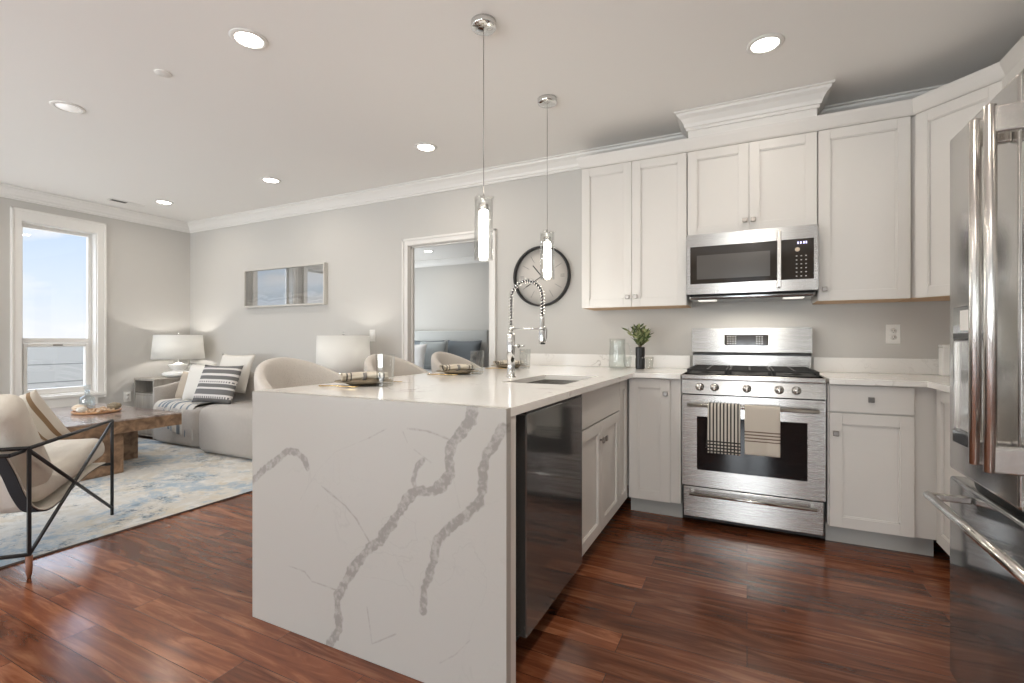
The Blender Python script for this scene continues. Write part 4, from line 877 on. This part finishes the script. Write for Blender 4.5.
# ------------------------------------------------------------------ counter stools
def stool():
    t = thing('counter_stool', 'x', 'stool', group='boucle counter stools along the peninsula')
    R0 = .242
    def top(a):   # a: angle from the back (0) to arm ends
        k = min(1, abs(a)/2.0); return 1.03-.22*k**1.7
    n_a, prof = 49, []
    def f(u, v):
        a = (u-.5)*2*2.0; th_ = .026; zt = top(a); zb_ = .60; cen = Vector((-math.cos(a)*(R0-.0), math.sin(a)*R0))
        # cross section: rounded loop
        vv = v*2*PI; rr = .030
        zz = (zt+zb_)/2 + (zt-zb_)/2*math.copysign(abs(math.sin(vv))**.35, math.sin(vv)); off = rr*math.copysign(abs(math.cos(vv))**.5, math.cos(vv))
        flare = .035*(zz-zb_)/(.44)
        k = (R0+off+flare-.02)/R0; e = 1-.0*abs(a)
        return (cen.x*k*e, cen.y*k, zz)
    b = MB().grid(f, n_a, 28, cv=True)
    V = [v for v in b.b.verts]
    for end in (0, n_a-1): 
        ring = V[end*28:(end+1)*28]; b.b.faces.new(ring if end else list(reversed(ring))).smooth = True
    b.out('shell_back', MT['boucle_l'], t)
    MB().lathe([(0, .575), (.18, .575), (.205, .59), (.212, .63), (.203, .66), (.17, .675), (0, .68)], 40).out('seat', MT['boucle_l'], t)
    for sx_ in (-1, 1):
        for sy_ in (-1, 1): MB().tube([(sx_*.13, sy_*.13, .574), (sx_*.165, sy_*.165, .001)], [.018, .011], 12).out('leg', MT['leg_w'], t)
    MB().tube([(.156, -.156, .20), (.156, .156, .20), (-.156, .156, .20), (-.156, -.156, .20)], .007, 8, close=True).out('foot_rail', MT['metal_black'], t)
    return t
S0 = stool()
for i, (y, lb) in enumerate(((1.765, 'cream boucle counter stool nearest the waterfall end'), (2.52, 'middle cream boucle counter stool at the peninsula'), (3.25, 'cream boucle counter stool nearest the bedroom doorway'))):
    o = S0 if i == 0 else copy_tree(S0); o.location = (-1.995, y, 0); o['label'] = lb

# ------------------------------------------------------------------ soft shapes
def pillow_mesh(b, w, h_, th, M=None, n=18, pinch=.07):
    vs = []
    for sg in (1, -1):
        G = []
        for i in range(n+1):
            row = []
            for j in range(n+1):
                u = -1+2*i/n; v = -1+2*j/n; x = w/2*u*(1-pinch*(1-abs(v)**2)*abs(u)**2); y = h_/2*v*(1-pinch*(1-abs(u)**2)*abs(v)**2)
                z = sg*th/2*(max(0, 1-u**4)**.6)*(max(0, 1-v**4)**.6)*(1+.07*noise.noise(Vector((u*2.3+w*9, v*2.3, sg*3.1))))
                row.append(b.b.verts.new((x, y, z)))
            G.append(row)
        for i in range(n):
            for j in range(n): b.b.faces.new((G[i][j], G[i+1][j], G[i+1][j+1], G[i][j+1])).smooth = True
        vs += [v for r_ in G for v in r_]
    bmesh.ops.remove_doubles(b.b, verts=vs, dist=1e-5)
    return b
def cushion(name, loc, w, h_, th, rz, tilt, mat, label, roll=0, cat='cushion'):
    """stands upright leaning back; local y is up"""
    o = pillow_mesh(MB(), w, h_, th).out(name, mat); M = Matrix.Translation(loc) @ R(rz, 'Z') @ R(PI/2-tilt, 'X') @ R(roll, 'Z')
    o.matrix_world = M; return tag(o, label, cat)

# rug
b = MB().box(-6.25, -3.29, -.6, 3.04, .001, .010); rg = tag(b.out('area_rug', MT['rug']), 'distressed blue, grey and cream area rug under coffee table', 'rug')
b = MB().box(-3.293, -3.284, -.6, 3.04, .0012, .0095).box(-6.25, -3.29, 3.038, 3.046, .0012, .0095); b.out('bound_edge', MT['rug_edge'], rg)
RZ = .0105
# sofa
t = thing('curved_sofa', 'low oatmeal boucle sofa with rounded seats against back wall', 'sofa', (-4.80, 3.33, 0))
def soft(b, x0, x1, y0, y1, z0, z1, bev, seg=6): return b.box(x0, x1, y0, y1, z0, z1, bev, seg, smooth=True)
def barrel(b, pts, z0, z1, bev):
    """rounded seat block from an outline, softened edges"""
    n = len(pts); prof = [(-bev*2, z0), (-bev*.4, z0), (0, z0+bev*.6), (0, z1-bev*1.1), (-bev*.3, z1-bev*.45), (-bev, z1-bev*.08), (-bev*2.2, z1)]
    cx = sum(p[0] for p in pts)/n; cy = sum(p[1] for p in pts)/n; rings = []
    for o_, z in prof:
        ring = []
        for i, p in enumerate(pts):
            a = Vector(pts[i-1]); c = Vector(pts[(i+1) % n]); d = (c-a).normalized(); nn = Vector((d.y, -d.x)); ring.append(b.b.verts.new((p[0]+nn.x*o_, p[1]+nn.y*o_, z)))
        rings.append(ring)
    for A_, B_ in zip(rings, rings[1:]):
        for k in range(n): b.b.faces.new((A_[k], A_[(k+1) % n], B_[(k+1) % n], B_[k])).smooth = True
    b.b.faces.new(rings[-1]).smooth = True; b.b.faces.new(list(reversed(rings[0])))
    return b
def rrect(x0, x1, y0, y1, r, bow=0, n=8):
    P_ = []
    for cx, cy, a0 in ((x1-r, y0+r, -PI/2), (x1-r, y1-r, 0), (x0+r, y1-r, PI/2), (x0+r, y0+r, PI)):
        for k in range(n+1):
            a = a0+PI/2*k/n; x = cx+r*math.cos(a); y = cy+r*math.sin(a)
            P_.append((x, y - (bow*(1-((x-(x0+x1)/2)/((x1-x0)/2))**2) if y < (y0+y1)/2 else 0)))
    return P_
barrel(MB(), rrect(-1.10, -.165, -.36, .26, .16, .03), .03, .43, .06).out('seat_block', MT['boucle'], t)
barrel(MB(), rrect(-.160, 1.10, -.44, .26, .16, .05), .03, .475, .075).out('seat_block', MT['boucle'], t)
barrel(MB(), rrect(-1.13, 1.12, .10, .375, .11), .02, .76, .05).out('backrest', MT['boucle'], t)
b = MB()
def armf(u, v):
    y = -.30+.62*u; zt = .60+.14*u**1.3; a = 2*PI*v; z0_ = .02; ew = min(1, u*7+.25)
    zz = (zt+z0_)/2+(zt-z0_)/2*math.copysign(abs(math.sin(a))**.3, math.sin(a)); xx = -1.135+.045*ew*math.copysign(abs(math.cos(a))**.5, math.cos(a))
    return (xx, y, zz)
b.grid(armf, 20, 24, cv=True); V = list(b.b.verts); b.b.faces.new(list(reversed(V[:24]))); b.b.faces.new(V[-24:])
b.out('armrest', MT['boucle'], t)
cushion('throw_pillow', (-5.73, 3.30, .60), .32, .34, .10, .2, .34, MT['tan'], 'tan cushion at the lamp end of the sofa')
cushion('throw_pillow', (-5.47, 3.25, .65), .38, .44, .11, .12, .28, MT['cream'], 'plain white cushion between tan and striped cushions')
cushion('throw_pillow', (-4.97, 3.14, .665), .55, .42, .12, .12, .38, MT['cushion_s'], 'charcoal and white striped cushion on the sofa')
cushion('throw_pillow', (-5.06, 3.375, .76), .50, .44, .09, .1, .3, MT['cream'], 'cream cushion behind the striped cushion')
# throw blanket over the left seat
MT['throw'] = stripes('throw_cloth', 0, [(x, x+.036) for x in (-.30, -.235, -.17, -.08, -.02, .10, .20)], (.58, .55, .50), (.20, .23, .26))
def thr(u, v):
    x = -.36+.64*u; k = noise.noise(Vector((x*14, v*1.5, 2)))*.016 + .008*math.sin(x*52+v*2); top_l = .32; s_ = v*(top_l+.10+.28)
    x2 = x + .10*v*(u-.2)
    if s_ < top_l: return (x2, .20-s_, .445+abs(k)+.004)
    if s_ < top_l+.10: a = (s_-top_l)/.10*PI/2; return (x2, -.12-(.075+abs(k))*math.sin(a)*1.0, .375+(.075+abs(k))*math.cos(a))
    return (x2, -.198-abs(k)-.014*math.sin(u*PI), .375-(s_-top_l-.10)*(.45+.55*u))
o = MB().grid(thr, 60, 40).out('throw_blanket', MT['throw'], None, (-5.44, 3.17, 0)); md = o.modifiers.new('s', 'SOLIDIFY'); md.thickness = .005; md.offset = 1
tag(o, 'striped grey and cream throw draped over the sofa seat', 'blanket')

# end tables and lamps
def end_table(x0, x1, y0, y1, zt, label):
    t = thing('end_table', label, 'side table', ((x0+x1)/2, (y0+y1)/2, 0)); hx_, hy2 = (x1-x0)/2, (y1-y0)/2
    MB().box(-hx_, hx_, -hy2, hy2, zt-.025, zt, .003).out('table_top', MT['grey_wood'], t)
    b = MB().box(-hx_+.005, -hx_+.025, -hy2+.004, hy2-.004, .001, zt-.0255).box(hx_-.025, hx_-.005, -hy2+.004, hy2-.004, .001, zt-.0255).box(-hx_+.025, hx_-.025, hy2-.024, hy2-.004, .001, zt-.0255).box(-hx_+.025, hx_-.025, -hy2+.01, hy2-.024, zt-.19, zt-.17).box(-hx_+.025, hx_-.025, -hy2+.01, hy2-.024, .03, .05)
    b.out('case', MT['grey_wood'], t)
    MB().box(-hx_+.028, hx_-.028, -hy2+.006, -hy2+.02, .055, zt-.195, .002).out('drawer', MT['grey_wood'], t)
def lamp(x, y, zt, s_top, s_bot, r0, r1, label, pw):
    t = thing('table_lamp', label, 'lamp', (x, y, zt+.0006))
    MB().lathe([(0, 0), (.10, 0), (.155, .02), (.165, .04), (.14, .06), (.06, .075), (.05, .085), (.075, .095), (.10, .14), (.105, .15), (.05, .155), (.03, .17), (0, .17)], 40).out('base', MT['white'], t)
    zs0, zs1 = s_bot-zt, s_top-zt
    MB().cyl(.007, .1705, zs1+.015, 12).lathe([(0, zs1+.015), (.010, zs1+.02), (.007, zs1+.032), (0, zs1+.036)], 12).out('stem', MT['chrome'], t)
    MB().lathe([(r0, zs0), (r1, zs1), (r1-.002, zs1), (r0-.002, zs0)], 48, close=True).out('lamp_shade', MT['shade'], t)
    b = MB()
    for k in range(3): b.tube([(0, 0, zs1-.012), (math.cos(k*2.094)*(r1-.003), math.sin(k*2.094)*(r1-.003), zs1-.012)], .0018, 6)
    b.out('spider', MT['chrome'], t)
    l = bpy.data.lights.new('bulb', 'POINT'); l.energy = pw; l.color = (1, .95, .88); l.shadow_soft_size = .03; o = bpy.data.objects.new('bulb_lamp', l); COL.objects.link(o); o.location = (x, y, (s_top+s_bot)/2); o.location.x += .03
end_table(-6.40, -5.99, 3.06, 3.66, .685, 'grey end table in the room corner under a lamp')
lamp(-6.13, 3.40, .685, 1.186, .90, .27, .245, 'white lamp with drum shade in the room corner', 5.0)
end_table(-3.62, -3.12, 3.10, 3.64, .66, 'grey end table at the doorway end of the sofa')
lamp(-3.40, 3.34, .66, 1.165, .83, .245, .235, 'white drum shade lamp behind the counter stools', 4.5)

# coffee table
TX0, TX1, TY0, TY1, TZ = -6.10, -4.67, 1.76, 2.62, .46
t = thing('coffee_table', 'thick rustic wooden coffee table on slab legs over rug', 'table', ((TX0+TX1)/2, (TY0+TY1)/2, RZ)); cx, cy = (TX0+TX1)/2, (TY0+TY1)/2
MB().box(TX0-cx, TX1-cx, TY0-cy, TY1-cy, TZ-.112-RZ, TZ-.012-RZ, .004).out('apron', MT['table_w'], t)
MB().box(TX0-cx+.0005, TX1-cx-.0005, TY0-cy+.0005, TY1-cy-.0005, TZ-.0118-RZ, TZ-RZ, .003).out('table_top', MT['table_t'], t)
for (x0, x1, y0_, y1_) in ((-5.0, -4.71, 1.80, 2.18), (-5.45, -5.17, 2.10, 2.51), (-5.98, -5.70, 1.82, 2.20)):
    MB().box(x0-cx, x1-cx, y0_-cy, y1_-cy, .0005, TZ-.1125-RZ, .003).out('leg', MT['table_w'], t)
# tray with decorations
TC = Vector((-5.36, 2.27, TZ+.0006))
t = thing('round_tray', 'round wooden tray on the coffee table', 'tray', TC)
MB().lathe([(0, 0), (.16, 0), (.175, .008), (.18, .022), (.172, .022), (.165, .010), (0, .008)], 48).out('tray_dish', MT['tray_w'], t)
def bead_string():
    b = MB(); rn = random.Random(5)
    for k in range(34):
        a = k*.42; r_ = .05+.0028*k; b.lathe([(0, -.012), (.0085, -.0085), (.012, 0), (.0085, .0085), (0, .012)], 10, M=T(math.cos(a)*r_, math.sin(a)*r_*.8, .022+(.012 if k % 5 == 0 else 0)))
    return b
tag(bead_string().out('bead_garland', MT['bead'], None, (TC.x+.05, TC.y-.02, TC.z+.004)), 'string of wooden beads coiled on the tray', 'beads')
def shell(name, loc, s_, mat, label):
    b = MB()
    def f(u, v):
        a = u*PI; ph = v*2*PI; r_ = math.sin(a)*(1+.16*math.sin(9*ph))*(1-.3*u); return (s_*1.2*math.cos(a), s_*r_*math.cos(ph), s_*.75*r_*math.sin(ph)+s_*.75)
    b.grid(f, 14, 36, cv=True); return tag(b.out(name, mat, None, loc, (0, 0, random.uniform(0, 3)), weld=1e-5), label, 'shell')
shell('sea_shell', (TC.x-.10, TC.y-.09, TC.z+.012), .045, MT['shell_m'], 'peach ribbed shell at the front of the tray')
shell('sea_shell', (TC.x+.07, TC.y+.10, TC.z+.012), .050, MT['shell_d'], 'brown rough shell at the back of the tray')
shell('sea_shell', (TC.x+.03, TC.y-.125, TC.z+.012), .038, MT['cream'], 'pale cream shell at the right front of the tray')
t = thing('glass_decanter', 'clear glass bottle with stopper on coffee table', 'bottle', (TC.x-.02+.0, TC.y-.06+.0, TC.z+.012)); t.location = (-5.46, 2.24, TC.z+.0125-.0)
lathe_glass(t, 'bottle_body', [(.055, 0), (.062, .006), (.062, .10), (.055, .125), (.022, .145), (.020, .18), (.026, .185)], .004, .012, MT['bottle_glass'], n=8)
MB().lathe([(0, .178), (.014, .178), (.015, .19), (.027, .20), (.027, .235), (0, .24)], 8, smooth=False).out('stopper', MT['bottle_glass'], t)

# ------------------------------------------------------------------ armchair (metal frame with slung canvas)
AR, AF = Vector((-3.04, 1.025)), Vector((-3.626, 1.615)); fdir = (AF-AR).normalized(); ang = math.atan2(fdir.y, fdir.x); Ls = (AF-AR).length
t = thing('metal_frame_armchair', 'black metal frame armchair with slung canvas cushions at left edge', 'armchair', (AR.x, AR.y, 0), ang)
# local: x forward, y to the far side (world -x-y)
Wc = .68; fz = RZ+.001; AH = .612
b = MB(); r_ = .0095
for yy in (0, Wc):
    b.tube([(0, yy, .105 if yy == 0 else .105), (0, yy, AH)], r_, 4, smooth=False); b.tube([(Ls, yy, fz), (Ls, yy, AH)], r_, 8)
    b.tube([(0, yy, AH), (Ls, yy, AH)], r_, 8); b.tube([(0, yy, .11), (Ls, yy, AH-.01)], r_*.9, 8); b.tube([(0, yy, AH-.01), (Ls, yy, .055)], r_*.9, 8)
b.tube([(0, 0, AH), (0, Wc, AH)], r_, 8).tube([(0, 0, .11), (0, Wc, .11)], r_, 8).tube([(Ls, 0, .335), (Ls, Wc, .335)], r_, 8).tube([(-.10, .02, .60), (-.10, Wc-.02, .60)], r_, 8).tube([(-.10, .02, .60), (0, .02, .60)], r_, 8).tube([(-.10, Wc-.02, .60), (0, Wc-.02, .60)], r_, 8)
b.out('frame', MT['metal_black'], t)
for yy in (0, Wc): MB().tube([(0, yy, .105), (0, yy, .03), (0, yy, .001)], [.014, .012, .007], 12).out('foot', MT['leg_w'], t)
# sling profile
prof = [(-.10, .60), (-.03, .50), (.04, .38), (.12, .29), (.24, .255), (.38, .28), (.55, .325), (.70, .345), (Ls-.012, .345)]
def strapmesh(y0_, y1_, dz, th, mat, nm):
    b = MB(); pts = []
    def cr_(ps, n=6):
        out = []
        for i in range(len(ps)-1):
            p0, p1, p2, p3 = [Vector(ps[max(0, min(len(ps)-1, k))]) for k in (i-1, i, i+1, i+2)]
            for q in range(n): s_ = q/n; out.append(.5*((2*p1)+(-p0+p2)*s_+(2*p0-5*p1+4*p2-p3)*s_*s_+(-p0+3*p1-3*p2+p3)*s_**3))
        out.append(Vector(ps[-1])); return out
    c_ = cr_(prof); A_ = []
    for i, p in enumerate(c_):
        d = (c_[min(i+1, len(c_)-1)]-c_[max(i-1, 0)]).normalized(); nrm = Vector((-d.y, d.x)); lo = p+nrm*dz; hi = p+nrm*(dz+th); A_.append([b.b.verts.new((lo.x, y0_, lo.y)), b.b.verts.new((hi.x, y0_, hi.y)), b.b.verts.new((hi.x, y1_, hi.y)), b.b.verts.new((lo.x, y1_, lo.y))])
    for R0_, R1_ in zip(A_, A_[1:]):
        for k in range(4): b.b.faces.new((R0_[k], R0_[(k+1) % 4], R1_[(k+1) % 4], R1_[k])).smooth = (k % 2 == 0)
    b.b.faces.new(A_[0]); b.b.faces.new(list(reversed(A_[-1])))
    return b.out(nm, mat, t)
strapmesh(.03, Wc-.03, .0, .006, MT['canvas'], 'sling')
for yy in (.033, Wc-.083): strapmesh(yy, yy+.05, -.0075, .006, MT['strap'], 'strap')
def pad(p0, p1, th, w, name, puff=.03):
    """puffy cushion along p0->p1 (x,z), thickness th on its upper side"""
    d = Vector((p1[0]-p0[0], p1[1]-p0[1])); ln = d.length; d.normalize(); n_ = Vector((-d.y, d.x)); b = MB()
    vs = b.box(0, ln, .035, .035+w, 0, th, min(th*.42, .06), 5, smooth=True)
    for v in b.b.verts:
        x, y, z = v.co; k = (1-(2*x/ln-1)**2)*(1-(2*(y-.035)/w-1)**2); z += puff*k*(1 if z > th/2 else -.1) + .007*noise.noise(Vector((x*9, y*9, z*9)))
        q = Vector(p0)+d*x+n_*z; v.co = (q.x, y, q.y)
    return b.out(name, MT['canvas'], t)
pad((.19, .285), (Ls+.045, .378), .135, Wc-.07, 'seat_cushion')
bc = pad((.17, .33), (-.155, .80), -.17, Wc-.07, 'back_cushion', .02) if False else None
# back cushion: upright pad leaning rearwards
d0 = Vector((.20, .335)); d1 = Vector((-.10, .80)); dd_ = (d1-d0); ln = dd_.length; dd_.normalize(); nn = Vector((dd_.y, -dd_.x))
b = MB().box(0, ln, .03, Wc-.03, 0, .17, .07, 6, smooth=True)
for v in b.b.verts:
    x, y, z = v.co; k = (1-(2*x/ln-1)**2)*(1-(2*(y-.03)/(Wc-.06)-1)**2); z += .03*k*(1 if z > .08 else 0)+.010*noise.noise(Vector((x*8, y*8, z*8))); q = d0+dd_*x+nn*z; v.co = (q.x, y, q.y)
b.out('back_cushion', MT['canvas'], t)
MT['chair_pl'] = stripes('chair_pillow_cloth', 0, [(-.09, -.075), (.05, .065), (.11, .13)], (.66, .62, .55), (.28, .19, .11))
M0 = Matrix.Translation((AR.x, AR.y, 0)) @ R(ang, 'Z')
o = pillow_mesh(MB(), .32, .32, .10).out('throw_pillow', MT['chair_pl']); o.matrix_world = M0 @ T(.47, .26, .67) @ R(-PI/2, 'Z') @ R(PI/2+.42, 'X') @ R(.35, 'Z')
tag(o, 'cream and brown patterned pillow propped in the metal armchair', 'cushion')

# ------------------------------------------------------------------ bed beyond the doorway
t = thing('bed', 'bed with tall grey upholstered headboard seen through doorway', 'bed', (-4.99, 6.3, 0))
MB().box(-.96, .96, .95, 1.08, .001, 1.30, .03, 4, smooth=True).out('headboard', MT['bed'], t)
MB().box(-.93, .93, -1.05, .945, .08, .32, .02).out('bed_frame', MT['bed'], t)
MB().box(-.92, .92, -1.04, .94, .325, .60, .06, 4, smooth=True).out('mattress', MT['sheet'], t)
for sx_ in (-.85, .85):
    for sy_ in (-.98, .85): MB().cyl(.025, .001, .0795, 12, M=T(sx_, sy_, 0)).out('leg', MT['leg_w'], t)
cushion('bed_pillow', (-5.22, 7.13, .87), .70, .52, .16, 0, .22, MT['grey_d'], 'dark slate bed pillow at the left against headboard', cat='pillow')
cushion('bed_pillow', (-4.45, 7.13, .87), .70, .52, .16, 0, .22, MT['grey_d'], 'dark slate bed pillow at the right against headboard', cat='pillow')
cushion('bed_pillow', (-4.95, 6.90, .86), .55, .52, .15, .1, .25, MT['grey_m'], 'mid grey bed pillow in the middle row', cat='pillow')
cushion('bed_pillow', (-5.12, 6.64, .84), .42, .46, .14, .15, .25, MT['sheet'], 'white bed pillow in front', cat='pillow')
for nm in ('bed_pillow',): pass
area('bedroom_fill', (BX0+.05, 5.9, 1.4), (0, -PI/2, 0), 1.6, 1.6, 50, DAY)  # added fill lamp at the left wall, where the bedroom has no window
